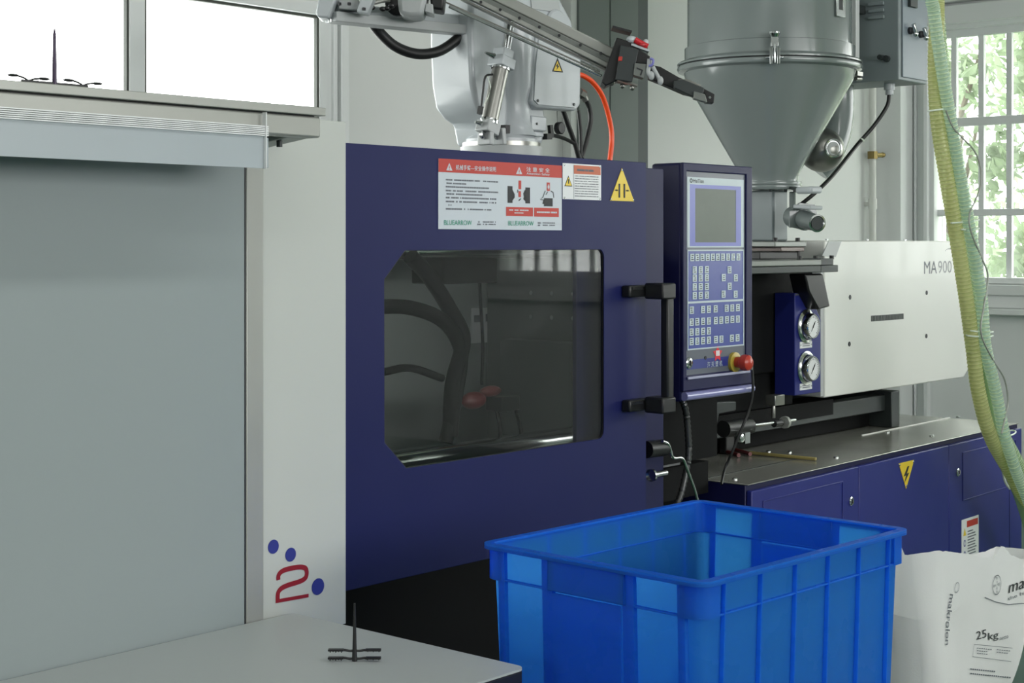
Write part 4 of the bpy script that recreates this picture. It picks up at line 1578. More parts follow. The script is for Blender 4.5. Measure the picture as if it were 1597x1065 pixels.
# sight glass with chrome frame on the barrel
sa = PD(1306, 10, 5.85)
ang = math.atan2(sa.y - HY, sa.x - HX)
r1v = (PD(1306, 15, 5.93) - PD(1200, 15, 6.0)).length
ang = ba + math.asin(min(.97, .245 / .311))
dv2 = V((math.cos(ang), math.sin(ang), 0))
tv2 = V((-dv2.y, dv2.x, 0))
sc_ = H0 + dv2 * .314
b = MB()
o_, i_ = [], []
for n_, lst, w, z0, z1 in (('o', o_, .03, 2.335, 2.62), ('i', i_, .014, 2.362, 2.60)):
    for sx, zz in ((-1, z0), (1, z0), (1, z1), (-1, z1)):
        lst.append(sc_ + tv2 * sx * w + V((0, 0, zz)))
b.plate(o_, [i_], dv2 * .006)
b.build('sight_frame', 'chrome', t, bevel=.002)
MB().extrude([p + dv2 * .001 for p in i_], dv2 * .002).build('sight_glass', 'inkblack', t)
# vertical white rod between barrel and box
p = PD(1333, 60, 6.15)
MB().box(p.x - .014, p.x + .014, p.y - .014, p.y + .014, 2.205, 3.2).build('support_rod', 'white', t, bevel=.003)
p2_ = PD(1331, 12, 6.15)
MB().box(p.x - .01, 5.585, p.y - .012, p.y + .012, p2_.z - .02, p2_.z + .012).build('box_bracket', 'darkgrey', t)
# hot-air duct and blower behind the cone
pts = [PD(1303, 60, 6.35), PD(1305, 120, 6.35), PD(1306, 165, 6.35), PD(1302, 205, 6.33), PD(1290, 238, 6.3), PD(1270, 262, 6.3)]
MB().tube(pts, .066, 28, 6).build('air_duct', 'hopper', t)
p = PD(1306, 168, 6.35)
bd = PD(1284, 234, 6.12)
ax_ = (V((-.58, -.62, .02))).normalized()
ax_ = (PD(1290, 234, 5.8) - PD(1270, 232, 6.2)).normalized()
b = MB()
b.lathe(bd, [(.086, -.10), (.088, -.05), (.086, -.03), (.074, .01), (.052, .04), (.025, .052), (0, .055)], 36, ax_)
b.build('blower_dome', 'steel', t)
pc = bd + (PD(1296, 231, 6) - PD(1284, 234, 6)) + ax_ * .040
a2 = (ax_ + V((RX, RY, 0)) * .45).normalized()
MB().lathe(pc, [(.037, -.012), (.037, .010), (.032, .012), (.030, .008), (0, .008)], 28, a2).build('blower_cap', 'chrome', t)
MB().lathe(pc, [(0, .0095), (.026, .0095), (.026, .0105), (0, .0105)], 20, a2).build('cap_disc', 'robotgrey', t)
# discharge valve at the right of the throat box
va, vb = PD(1236, 338, 5.92), PD(1274, 348, 5.72)
b = MB()
b.cyl(va, PD(1256, 343, 5.82), .040, .040, 24)
b.cyl(PD(1254, 342, 5.82), vb, .036, .030, 24)
b.build('discharge_spout', 'hopper', t)
av = (vb - va).normalized()
b = MB()
b.lathe(vb, [(.030, -.004), (.033, .004), (.027, .006), (.024, .001), (0, .001)], 24, av)
b.build('spout_rim', 'chrome', t)
MB().lathe(vb, [(0, .0032), (.023, .0032), (.023, .003), (0, .003)], 20, av).build('spout_mouth', 'darkgrey', t)
up_ = V((0, 0, 1))
sd = av.cross(up_).normalized()
vm = PD(1254, 342, 5.83)
b = MB()
q = [vm + sd * a + up_ * c for a, c in ((-.062, -.03), (.062, -.03), (.062, .03), (.02, .062), (-.04, .056))]
b.extrude(q, av * .008)
b.build('valve_plate', 'hopper', t, bevel=.001)
MB().bar(PD(1246, 322, 5.8), PD(1274, 324, 5.72), .06, .014).build('valve_lever', 'robot', t, bevel=.004)
MB().bar(PD(1249, 297, 5.85), PD(1274, 296, 5.75), .05, .026).build('slide_knob', 'robot', t, bevel=.008)
MB().bar(PD(1230, 291, 5.93), PD(1250, 297, 5.85), .03, .010).build('slide_bar', 'darkgrey', t)
b = MB()
b.cyl(PD(1236, 300, 5.9), PD(1236, 330, 5.92), .012)
b.build('slide_stem', 'hopper', t)
# electric control box at the right of the barrel
KX0, KX1, KY0, KY1 = 5.59, 5.83, 2.87, 3.30
kz0 = 2.137
b = MB()
b.box(KX0, KX1, KY0, KY1, kz0, 3.1)
kb = b.build('control_box', 'boxgrey', t, bevel=.004)
dx0, dx1 = PY(1406, 60, KY0).x, PY(1444, 60, KY0).x
MB().box(dx0, dx1, KY0 - .006, KY0 - .0005, PY(1406, 120, KY0).z, 3.06).build('box_door', mat('box_door_paint', srgb(122, 134, 142), .4, var=.03), kb, bevel=.002)
def tear(u, v):
    p = PY(u, v, KY0 - .006)
    b = MB()
    b.lathe(p, [(.014, 0), (.014, .010), (.010, .013), (0, .013)], 18, (0, -1, 0))
    b.build('switch_base', 'inkblack', kb)
    b = MB()
    b.bar(p + V((-.004, -.020, .026)), p + V((.010, -.024, -.014)), .014, .014, (0, 1, 0))
    b.ball(p + V((.011, -.022, -.012)), .013, 12, (1, .8, 1))
    b.build('rotary_switch', 'chrome', kb, bevel=.003)
tear(1418, 48)
tear(1434.5, 54)
p = PY(1421, 4, KY0 - .006)
MB().box(p.x - .03, p.x + .03, KY0 - .02, KY0 - .0065, p.z - .02, p.z + .1).build('temperature_controller', 'darkgrey', kb, bevel=.002)
for v in (7, 17.5, 28):
    a_, c_ = PX(1355, v - 1, KX0), PX(1380, v - 1, KX0)
    z_ = (a_.z + c_.z) / 2
    MB().box(KX0 - .012, KX0 - .0005, c_.y, a_.y, z_ - .008, z_ + .006).build('louvre', 'boxgrey', kb, bevel=.003)
p = PX(1377, 90, KX0)
b = MB()
b.cyl((KX0, p.y, p.z), (KX0 - .03, p.y, p.z), .010, n=14)
b.cyl((KX0 - .002, p.y - .02, p.z - .006), (KX0 - .016, p.y - .02, p.z - .006), .013, n=14)
b.build('box_button', 'darkgrey', kb)
gl = PD(1386, 137, 6.15)
gl = V((5.66, 3.02, 0))
pg = PD(1387, 140, (gl.x * FX + gl.y * FY))
b = MB()
b.cyl((pg.x, pg.y, kz0 - .001), (pg.x, pg.y, kz0 - .025), .022, n=12)
b.cyl((pg.x, pg.y, kz0 - .025), (pg.x, pg.y, kz0 - .045), .016, n=12)
b.build('cable_gland', 'robot', kb)
dp = pg.x * FX + pg.y * FY
pts = [V((pg.x, pg.y, kz0 - .04)), PD(1383, 166, dp), PD(1363, 196, dp - .02), PD(1335, 228, dp - .05), PD(1300, 272, 6.0), PD(1272, 300, 5.93), PD(1245, 322, 5.93)]
MB().tube(pts, .0078, 10, 8).build('power_cable', 'rubber', t)
p = PD(1345, 218, dp - .035)
MB().lathe(p, [(.0095, -.003), (.0095, .003)], 12, (PD(1335, 228, dp) - PD(1355, 208, dp)).normalized()).build('cable_tie', 'tie', t)

# ================================================================== SPRUE-PICKING ROBOT
RYP = 3.10
rb = thing('sprue_picker_robot', (3.58, 3.12, 1.757), 'white sprue picker robot with long rail arm mounted on top of the machine', 'robot')
def rp_(u, v, Y=RYP):
    return PY(u, v, Y)
c0 = rp_(805, 232)
bc = V((c0.x, RYP + .06, 0))
b = MB()
b.lathe(bc, [(0, 1.7575), (.125, 1.7575), (.125, 1.793), (0, 1.793)], 48)
b.build('base_plate', 'robotgrey', rb)
MB().lathe(bc, [(0, 1.7935), (.119, 1.7935), (.119, 1.806), (0, 1.806)], 48).build('turntable', 'steel', rb)
b = MB()
b.lathe(bc, [(0, 1.8065), (.11, 1.8065), (.11, 1.816), (.10, 1.826), (0, 1.826)], 48)
b.build('base_flange', 'robot', rb)
p = rp_(812, 211, 3.0)
MB().cyl((p.x, 3.06, 1.826), (p.x, 3.06, 1.85), .016, n=6).build('cap_screw', 'black', rb)
# casting
sil = [(736, -60), (734, 60), (737, 130), (743, 165), (756, 182), (770, 192), (776, 226), (848, 226), (852, 186), (850, 168), (880, 168), (905, 158), (907, 100), (901, 62), (892, 30), (876, 0), (850, -60)]
b = MB()
b.extrude([rp_(u, v, RYP) for u, v in sil], (0, .17, 0))
b.build('main_casting', 'robot', rb, bevel=.014, segs=3)
# neck column with flared foot
q = rp_(812, 215, RYP - .0)
b = MB()
b.lathe((bc.x + .01, RYP + .03, 0), [(.078, 1.826), (.070, 1.84), (.062, 1.87), (.060, 1.93), (.072, 1.98), (.074, 2.2)], 32)
b.build('neck_column', 'robot', rb)
# round shoulder joint high on the casting
# cover plate
cv = [(838, 46), (880, 60), (900, 82), (907, 90), (906, 163), (899, 173), (838, 168), (829, 160), (833, 100)]
b = MB()
b.extrude([rp_(u, v, RYP - .045) for u, v in cv], (0, .05, 0))
hs = b.build('cover_housing', 'robot', rb, bevel=.008, segs=3)
cv2 = [(842, 50), (878, 63), (898, 84), (902, 94), (901, 160), (896, 168), (840, 163.5), (833, 156), (836, 100)]
b = MB()
b.extrude([rp_(u, v, RYP - .049) for u, v in cv2], (0, .0035, 0))
b.build('cover_plate', 'robot', hs, bevel=.0012)
for u, v in ((838.5, 157), (895, 163)):
    p = rp_(u, v, RYP - .05)
    MB().cyl(p, p + V((0, -.002, 0)), .0045, n=10).build('cover_screw', 'darkgrey', hs)
# lightning sticker
tri = [rp_(u, v, RYP - .0495) for u, v in ((861, 111.5), (878, 113), (869.5, 90))]
MB().extrude(tri, (0, -.0008, 0)).build('voltage_sticker', 'inkblack', hs)
tri = [rp_(u, v, RYP - .0504) for u, v in ((863.5, 110), (875.7, 111.2), (869.5, 95))]
MB().extrude(tri, (0, -.0004, 0)).build('voltage_sticker', 'yellow', hs)
bp = [rp_(u, v, RYP - .0509) for u, v in ((871, 97.5), (866.8, 103.5), (869, 104), (868, 109), (872.3, 102.8), (870, 102.3))]
MB().extrude(bp, (0, -.0003, 0)).build('voltage_symbol', 'inkblack', hs)
# raised label pad on the top right of the casting
MB().extrude([rp_(u, v, RYP) for u, v in ((828, 14), (873, 20), (868, -14), (826, -20))], (0, -.004, 0)).build('top_pad', 'robotgrey', rb, bevel=.001)
MB().lathe(rp_(864, 40, RYP + .005), [(.05, -.01), (.05, .012), (.044, .018), (0, .018)], 32, (0, -1, 0)).build('joint_cap', 'robot', rb)
# small valve block and knob
b = MB()
a, c = rp_(829, 180, RYP - .03), rp_(853, 205, RYP - .03)
b.box(a.x, c.x, RYP - .03, RYP + .02, c.z, a.z)
b.box(a.x + .012, c.x - .002, RYP - .02, RYP + .02, 1.826, c.z)
b.build('stop_block', 'robot', rb, bevel=.004)
p = rp_(837, 193, RYP - .03)
MB().cyl(p, p + V((0, -.002, 0)), .004, n=8).build('set_screw', 'inkblack', rb)
MB().cyl((c.x, RYP, rp_(850, 194).z), (c.x + .022, RYP, rp_(850, 194).z), .008, n=12).build('air_fitting', 'chrome', rb)
p = rp_(870, 200, RYP - .04)
MB().lathe(p, [(0, 0), (.019, 0), (.019, .014), (.016, .017), (0, .017)], 24, (0, -1, 0)).build('regulator_knob', 'black', rb)
MB().tube([rp_(869, 160), rp_(869, 180), rp_(870, 196, RYP - .04)], .0016, 6, 4).build('knob_wire', 'alu', rb)
b = MB()
b.tube([rp_(852, 212), rp_(862, 211), rp_(880, 216), rp_(896, 224)], .0062, 8, 6)
b.bar(rp_(858, 195), rp_(860, 215), .014, .012, (0, 1, 0))
b.bar(rp_(849, 213), rp_(857, 213), .022, .018)
b.build('valve_hose', 'rubber', rb)
# cables
for pts, r in (([(878, 172), (886, 195), (896, 222), (904, 250)], .0085), ([(902, 172), (905, 200), (906, 225), (906, 250)], .006),
               ([(912, 152), (919, 168), (921, 190), (914, 222), (907, 246)], .0085)):
    MB().tube([rp_(u, v, RYP + .03) for u, v in pts], r, 10, 8).build('black_cable', 'rubber', rb)
p = rp_(909, 148, RYP + .03)
b = MB()
b.cyl(p + V((-.02, 0, .008)), p + V((.004, 0, 0)), .016, n=6)
b.cyl(p + V((.0, 0, 0)), p + V((.014, 0, -.016)), .012, n=12)
b.build('cable_gland', 'steel', rb)
pts = [(898, 116), (909, 118), (924, 128), (938, 147), (947, 172), (953, 200), (954, 222), (951, 250)]
MB().tube([rp_(u, v, RYP + .05) for u, v in pts], .0085, 12, 8).build('orange_air_hose', 'orangehose', rb)
# tilted pneumatic cylinder in front
YCY = RYP - .09
def cy(u, v):
    return PY(u, v, YCY)
ca_, cb_ = cy(763, 190), cy(781, 106)
b = MB()
b.cyl(ca_, cb_, .0245, n=28)
for k in range(6):
    a_ = 2 * math.pi * k / 6
b.build('cylinder_body', 'steel', rb)
axd = (cb_ - ca_).normalized()
for p, n_ in ((ca_, -1), (cb_, 1)):
    MB().lathe(p, [(.027, -.006), (.028, 0), (.027, .006)], 28, axd).build('cylinder_ring', 'chrome', rb)
b = MB()
b.bar(cb_, cy(784, 90), .058, .058, (0, 1, 0))
b.bar(cy(784, 90), cy(786, 77), .044, .044, (0, 1, 0))
b.build('upper_head', 'robot', rb, bevel=.003)
b = MB()
b.bar(ca_, cy(759, 208), .052, .050, (0, 1, 0))
b.build('lower_head', 'robotgrey', rb, bevel=.003)
MB().bar(cy(758, 206), cy(757, 226), .016, .05, (0, 1, 0)).build('clevis_arm', 'robotgrey', rb, bevel=.003)
MB().bar(cy(776, 200), cy(778, 226), .016, .05, (0, 1, 0)).build('clevis_arm', 'robotgrey', rb, bevel=.003)
p = cy(752.5, 210)
b = MB()
b.lathe(p, [(.014, 0), (.014, .006), (.009, .008), (.009, .005), (0, .005)], 18, (0, -1, 0))
p = cy(774, 211)
b.lathe(p, [(.013, 0), (.013, .006), (0, .006)], 18, (0, -1, 0))
b.build('pivot_bolt', 'chrome', rb)
for dx, r in ((0, .0085), (.017, .0045)):
    MB().cyl(cy(787, 78) + V((dx, 0, 0)), cy(799, 6) + V((dx, 0, 0)), r, n=14).build('piston_rod', 'chrome', rb)
for u, v in ((741, 190), (757, 82)):
    b = MB()
    p = cy(u, v)
    b.cyl(p, p + V((.035, 0, -.006)), .0035, .009, 10)
    b.build('air_fitting', 'chrome', rb)
b = MB()
b.tube([cy(768, 116), cy(757, 120), cy(753, 145), cy(750, 172)], .0032, 8, 5)
b.bar(cy(750, 166), cy(748, 178), .012, .012, (0, 1, 0))
b.build('sensor_cable', 'rubber', rb)
MB().tube([cy(760, 118), cy(765, 135), cy(762, 150), cy(754, 164)], .0016, 6, 5).build('sensor_wire', 'tie', rb)
# swing arm towards the left
a1, a2_ = PD(516, 27, 4.30), PD(775, 53, 4.72)
ad = (a2_ - a1).normalized()
b = MB()
b.bar(a1, a2_, .055, .028)
b.build('swing_arm', 'robotgrey', rb, bevel=.003)
b = MB()
b.bar(PD(520, 14, 4.33), PD(772, 38, 4.75), .045, .03)
b.build('swing_arm', 'robot', rb, bevel=.004)
b = MB()
b.extrude([PD(u, v, 4.26) for u, v in ((492, 20), (500, -20), (531, -20), (513, 28), (495, 27))], V((FX, FY, 0)) * .09)
b.build('arm_end_cap', 'robot', rb, bevel=.006)
p = PD(515, 30, 4.3)
MB().cyl(p, p - V((0, 0, .008)), .005, n=8).build('set_screw', 'chrome', rb)
# carriage parts on the arm
def blk(name, m, quad, d0, d1, bevel=.003):
    b = MB()
    b.extrude([PD(u, v, d0) for u, v in quad], V((FX, FY, 0)) * (d1 - d0))
    return b.build(name, m, rb, bevel=bevel)
blk('arm_bracket', 'robot', [(556, 18), (568, -20), (590, -20), (573, 21)], 4.26, 4.32)
blk('arm_bracket', 'robotgrey', [(528, 14), (528, 0), (558, -3), (562, 16)], 4.29, 4.34)
for u, v in ((530, 6), (545, 6), (568, 14)):
    p = PD(u, v, 4.258)
    MB().box(p.x - .004, p.x + .004, p.y - .002, p.y + .004, p.z - .004, p.z + .004).build('sensor_eye', 'inkblack', rb)
MB().tube([PD(576, 6, 4.36), PD(600, 1, 4.38), PD(615, 4, 4.40)], .006, 10, 5).build('air_line', 'alu', rb)
MB().tube([PD(576, -4, 4.36), PD(600, -6, 4.38), PD(618, -2, 4.40)], .006, 10, 5).build('air_line', 'alu', rb)
b = MB()
for u, v in ((580, 12), (597, 14), (604, 13), (611, 9)):
    b.ball(PD(u, v, 4.34), .010, 10, (1, 1, .7))
b.build('speed_controller', 'black', rb)
blk('slide_carriage', 'robotgrey', [(622, 22), (618, -20), (668, -20), (664, 2), (660, 24), (640, 26)], 4.33, 4.45, .012)
MB().lathe(PD(621, 5, 4.40), [(.036, -.01), (.036, .012), (.03, .016), (0, .016)], 24, V((-FX, -FY, 0)) * 1.0).build('carriage_roller', 'black', rb)
blk('motor_block', 'black', [(672, 12), (669, -20), (695, -20), (691, 16), (678, 14)], 4.36, 4.46, .006)
blk('carriage_plate', 'robotgrey', [(662, 18), (664, 5), (675, 6), (676, 22)], 4.34, 4.42)
# dark drain hose hanging behind the arm
pts = [(572, 22), (590, 48), (616, 72), (650, 84), (684, 80), (712, 62), (728, 44), (738, 25)]
MB().tube([PD(u, v, 4.52 + .02 * i) for i, (u, v) in enumerate(pts)], .0155, 18, 8).build('drain_hose', 'rubber', rb)
# long rail arm descending to the gripper, in a plane square to the view
ND = V((-FX, -FY, 0))
def G(u, v, d=4.5):
    return PD(u, v, d)
def strip(name, m, p, q, w, th, d=4.5, bevel=.002):
    b = MB()
    b.bar(G(p[0], p[1], d), G(q[0], q[1], d), w, th, ND)
    return b.build(name, m, rb, bevel=bevel)
rail = strip('rail_beam', 'alu', (720, -31), (965, 90), .030, .05, 4.50, .004)
strip('rail_beam', 'greyplate', (716, -19), (958, 100), .016, .04, 4.49, .002)
strip('linear_rail', 'alu', (716, -13), (956, 107), .014, .03, 4.485, .002)
strip('rail_flange', 'steel', (706, -8), (953, 114), .006, .036, 4.50, .001)
for u, v in ((750, 2), (780, 14), (810, 27), (841, 41), (872, 54), (905, 69), (937, 82)):
    p = G(u, v + 1.5, 4.462)
    MB().cyl(p, p + ND * .006, .0042, n=10).build('rail_bolt', 'inkblack', rail)
strip('tie_rod', 'chrome', (700, 10), (938, 118.5), .0085, .0085, 4.46, .002)
strip('tie_rod', 'steel', (694, 3), (936, 112), .0045, .0045, 4.47, .001)
# gripper head
gh_ = blk('gripper_head', 'black', [(938, 128), (962, 58), (986, 66), (996, 76), (984, 128), (965, 124), (945, 134)], 4.42, 4.52, .003)
blk('head_cover', 'darkgrey', [(968, 70), (996, 77), (986, 128), (960, 124)], 4.405, 4.42, .002)
b = MB()
b.bar(G(954, 44, 4.46), G(984, 52, 4.46), .006, .07, ND)
b.build('head_top_plate', 'black', rb)
blk('head_button', 'red', [(965, 88), (971, 88), (970, 95), (964, 95)], 4.403, 4.41, .001)
b = MB()
b.ball(G(953, 128, 4.45), .012, 12)
b.ball(G(971, 134, 4.44), .008, 10)
b.ball(G(986, 137, 4.43), .008, 10)
b.bar(G(962, 124, 4.44), G(994, 134, 4.44), .005, .03, ND)
b.build('head_fittings', 'steel', rb)
b = MB()
b.ball(G(985, 62, 4.43), .014, 12, (1.3, 1, .8))
b.ball(G(1007, 66, 4.43), .009, 12)
b.bar(G(984, 70, 4.43), G(1012, 80, 4.43), .006, .03, ND)
b.build('pneumatic_fitting', 'robot', rb)
b = MB()
b.tube([G(990, 62, 4.425), G(1000, 68, 4.425), G(1010, 73, 4.425)], .009, 10, 4)
b.ball(G(1003, 70, 4.42), .010, 10, (1.4, 1, .6))
b.build('red_fitting', mat('bright_red_plastic', srgb(196, 36, 44), .3), rb)
blk('sensor_block', 'greyplate', [(990, 98), (1008, 100), (1004, 122), (988, 117)], 4.40, 4.45, .001)
blk('sensor_mark', 'inkblack', [(993, 105), (1003, 109), (1000, 118), (998, 117), (1000, 110), (993, 107)], 4.3985, 4.40, 0)
blk('wrist_block', 'black', [(992, 74), (1014, 88), (1012, 100), (990, 98)], 4.42, 4.48, .002)
b = MB()
b.tube([G(1013, 92, 4.40), G(1012, 103, 4.40), G(1011, 113, 4.40), G(1018, 122, 4.40)], .0065, 10, 5)
b.tube([G(1018, 104, 4.40), G(1022, 112, 4.40), G(1030, 126, 4.40)], .006, 10, 5)
b.ball(G(1030, 126, 4.40), .010, 10, (.9, .9, 1.3))
b.ball(G(1016, 118, 4.40), .010, 10, (.9, .9, 1.3))
b.build('hose_coupling', 'robotgrey', rb)
b = MB()
b.tube([G(1014, 91, 4.39), G(1019, 94, 4.39), G(1017, 101, 4.39), G(1012, 103, 4.39)], .0035, 8, 5)
b.build('violet_line', mat('violet_air_line', srgb(120, 120, 190), .3), rb)
blk('gripper_bar', 'black', [(1010, 100), (1030, 104), (1058, 120), (1090, 134), (1086, 150), (1068, 146), (1036, 132), (1012, 122)], 4.44, 4.49, .002)
blk('gripper_body', 'darkgrey', [(1050, 126), (1066, 124), (1098, 137), (1096, 152), (1085, 153), (1052, 137)], 4.41, 4.44, .002)
blk('gripper_body', 'steel', [(1056, 124), (1072, 123), (1094, 133), (1088, 136)], 4.42, 4.47, .001)
blk('gripper_jaw', 'greyplate', [(1082, 142), (1100, 147), (1103, 160), (1082, 154)], 4.40, 4.43, .002)
blk('gripper_jaw', 'black', [(1090, 134), (1115, 147), (1113, 161), (1100, 160), (1100, 147), (1088, 140)], 4.43, 4.47, .002)
for u, v in ((1107, 152),):
    p = G(u, v, 4.43)
    MB().cyl(p, p + ND * .002, .004, n=8).build('jaw_screw', 'chrome', rb)

# ================================================================== BUNDLE OF CLEAR HOSES
YH = 2.46
hb = thing('hose_bundle', PY(1560, 700, YH), 'bundle of clear yellow-green ribbed hoses tied together, hanging at the right', 'hoses')
def hp(pts, dy=0.0):
    return [PY(u, v, YH + dy) for u, v in pts]
A_ = [(1470, -520), (1462, -60), (1461, 30), (1459, 110), (1463, 190), (1477, 280), (1492, 370), (1506, 460), (1517, 540), (1526, 610), (1545, 680), (1580, 745), (1630, 850), (1650, 1010), (1640, 1115)]
B_ = [(1463, -520), (1455, -60), (1463, 30), (1470, 110), (1480, 190), (1495, 280), (1509, 370), (1521, 460), (1531, 540), (1541, 600), (1556, 660), (1584, 715), (1640, 820), (1670, 1000), (1662, 1115)]
C_ = [(1458, -520), (1452, -60), (1457, 20), (1468, 100), (1483, 190), (1499, 280), (1515, 370), (1530, 460), (1537, 540), (1553, 610), (1567, 680), (1583, 730), (1620, 835), (1640, 1000), (1620, 1115)]
D_ = [(1528, 480), (1534, 560), (1543, 620), (1556, 680), (1575, 740), (1594, 790), (1625, 900), (1634, 1010), (1650, 1115)]
MB().tube(hp(A_, .012), .0262, 16, ridge=.03, pitch=.0036, alt=True).build('clear_hose', ['hoseyellow', 'coilyellow'], hb, ang=80)
MB().tube(hp(B_, .035), .024, 16, ridge=.03, pitch=.0036, alt=True).build('clear_hose', ['hosegreen', 'coil'], hb, ang=80, label='pale green clear ribbed hose')
MB().tube(hp(C_, -.03), .0215, 16, ridge=.03, pitch=.0036, alt=True).build('clear_hose', ['hosecyan', 'coil'], hb, ang=80, label='nearly colourless clear ribbed hose')
MB().tube(hp(D_, .03), .018, 14, ridge=.03, pitch=.0075).build('clear_hose', 'hosegreen', hb, ang=80)
for cu_, v, w, tilt, dyy in ((1470, 170.5, 44, -5, 0), (1505, 345, 42, -5, 0), (1511, 357, 30, -2, -.01), (1530, 516, 36, 2, 0), (1528, 523, 40, 0, 0), (1571, 676, 24, -8, -.02)):
    p = PY(cu_, v, YH + .008 + dyy)
    L_, R_2 = PY(cu_ - w / 2, v - tilt / 2, YH), PY(cu_ + w / 2, v + tilt / 2, YH)
    axr = (R_2 - L_)
    hw_ = axr.length / 2 + .001
    axr.normalize()
    rt_ = []
    for i in range(25):
        a_ = 2 * math.pi * i / 24
        rt_.append(p + axr * math.cos(a_) * hw_ + V((FX, FY, 0)) * math.sin(a_) * .040 + V((0, 0, .002 * math.sin(a_))))
    b = MB()
    b.tube(rt_, .0030, 6, 1, caps=False)
    e_ = p + axr * hw_ * .6 - V((FX, FY, 0)) * .036
    b.bar(e_ - V((0, 0, .006)), e_ + V((0, 0, .008)), .010, .008)
    b.build('cable_tie', 'tie', hb)
MB().tube([PY(u, v, YH - .05) for u, v in ((1475, 172), (1486, 198), (1502, 216), (1520, 236), (1529, 262), (1529, 290), (1520, 315), (1512, 335), (1514, 360), (1530, 400), (1540, 425), (1539, 450), (1534, 480), (1530, 520), (1548, 560), (1566, 590), (1572, 620), (1570, 640), (1562, 676))], .0032, 6, 6).build('sensor_wire', 'alu', hb)
MB().tube([PY(u, v, YH + .12) for u, v in ((1563, 700), (1564, 735), (1568, 752), (1575, 762))], .005, 8, 5).build('white_loop', 'tie', hb)

# ================================================================== BLUE CRATES
def make_crate(X0, X1, Y0, Y1, zr, H, nm, lab, grp=None):
    t = thing(nm, ((X0 + X1) / 2, (Y0 + Y1) / 2, zr - H), lab, 'crate', grp)
    th = .0035
    tp = .014  # taper inset at the bottom
    ins = .016
    x0, x1, y0, y1 = X0 + ins, X1 - ins, Y0 + ins, Y1 - ins
    zb = zr - H
    b = MB()
    # rim: flat flange with rolled lip
    def ring(a, c, z0, z1, rad):
        """rounded rectangle ring inset a..c, from z0 to z1"""
        def loop(i, z):
            xa, xb, ya, yb = X0 + i, X1 - i, Y0 + i, Y1 - i
            r = max(rad - i, .006)
            o = []
            for cx_, cy_, a0 in ((xb - r, ya + r, -90), (xb - r, yb - r, 0), (xa + r, yb - r, 90), (xa + r, ya + r, 180)):
                for k in range(6):
                    an = math.radians(a0 + 18 * k)
                    o.append((cx_ + r * math.cos(an), cy_ + r * math.sin(an), z))
            return o
        b.plate(loop(a, z0), [loop(c, z0)], (0, 0, z1 - z0))
    ring(.0, .020, zr - .004, zr, .03)
    ring(.0, .0035, zr - .010, zr - .004, .03)
    b.build('rim', 'crate', t, bevel=.0015)
    # walls: single thin skin, rounded corners, slightly tapered
    b = MB()
    def loop(z):
        f = (zr - z) / H
        i = ins + tp * f
        xa, xb, ya, yb = X0 + i, X1 - i, Y0 + i, Y1 - i
        r = .022
        o = []
        for cx_, cy_, a0 in ((xb - r, ya + r, -90), (xb - r, yb - r, 0), (xa + r, yb - r, 90), (xa + r, ya + r, 180)):
            for k in range(6):
                an = math.radians(a0 + 18 * k)
                o.append((cx_ + r * math.cos(an), cy_ + r * math.sin(an), z))
        return o
    zs = [zr - .004, zr - H * .5, zb + .006]
    L = [loop(z) for z in zs]
    n = len(L[0])
    fs = []
    for k in range(2):
        for i in range(n):
            j = (i + 1) % n
            fs.append((k * n + i, k * n + j, (k + 1) * n + j, (k + 1) * n + i))
    b.add([p for l in L for p in l], fs)
    b.build('side_wall', 'crate', t)
    b = MB()
    b.extrude(loop(zb), (0, 0, .005))
    b.build('bottom', 'crate', t)
    # fins
    def wx(z, side):  # x of the wall skin
        f = (zr - z) / H
        return (X0 + ins + tp * f) if side < 0 else (X1 - ins - tp * f)
    def wy(z, side):
        f = (zr - z) / H
        return (Y0 + ins + tp * f) if side < 0 else (Y1 - ins - tp * f)
    zt2 = zr - .0055
    zrib = zr - .068
    def fin_x(side, y, w, outd=.0095, ztop=zt2, zbot=zb + .02):
        b = MB()
        s = 1 if side > 0 else -1
        o0, o1 = X0 + .003 if side < 0 else X1 - .003, None
        p = []
        for z in (zbot, ztop):
            base = wx(z, side)
            tip = base + s * (outd if z != ztop else outd)
            for yy in (y - w / 2, y + w / 2):
                p.append((z, base, tip, yy))
        a = [(wx(zbot, side) + s * .0005, y - w / 2, zbot), (wx(zbot, side) + s * outd, y - w / 2, zbot), (wx(zbot, side) + s * outd, y + w / 2, zbot), (wx(zbot, side) + s * .0005, y + w / 2, zbot)]
        c = [(wx(ztop, side) + s * .0005, y - w / 2, ztop), (wx(ztop, side) + s * outd, y - w / 2, ztop), (wx(ztop, side) + s * outd, y + w / 2, ztop), (wx(ztop, side) + s * .0005, y + w / 2, ztop)]
        b.hexa(a + c)
        return b.build('rib', 'crate', t)
    def fin_y(side, x, w, outd=.0095):
        s = 1 if side > 0 else -1
        b = MB()
        zbot, ztop = zb + .02, zt2
        a = [(x - w / 2, wy(zbot, side) + s * .0005, zbot), (x + w / 2, wy(zbot, side) + s * .0005, zbot), (x + w / 2, wy(zbot, side) + s * outd, zbot), (x - w / 2, wy(zbot, side) + s * outd, zbot)]
        c = [(x - w / 2, wy(ztop, side) + s * .0005, ztop), (x + w / 2, wy(ztop, side) + s * .0005, ztop), (x + w / 2, wy(ztop, side) + s * outd, ztop), (x - w / 2, wy(ztop, side) + s * outd, ztop)]
        b.hexa(a + c)
        return b.build('rib', 'crate', t)
    for side in (-1, 1):
        ys = [PX(u, 900, X0).y for u in (787, 866, 974, 1075)]
        ys = [Y1 - .055, Y1 - .173, Y0 + .173, Y0 + .055]
        for y, w in zip(ys, (.016, .026, .026, .016)):
            fin_x(side, y, w)
        xs_ = [X0 + .075 + (X1 - X0 - .15) * k / 5 for k in range(6)]
        for x in xs_:
            fin_y(side, x, .0035)
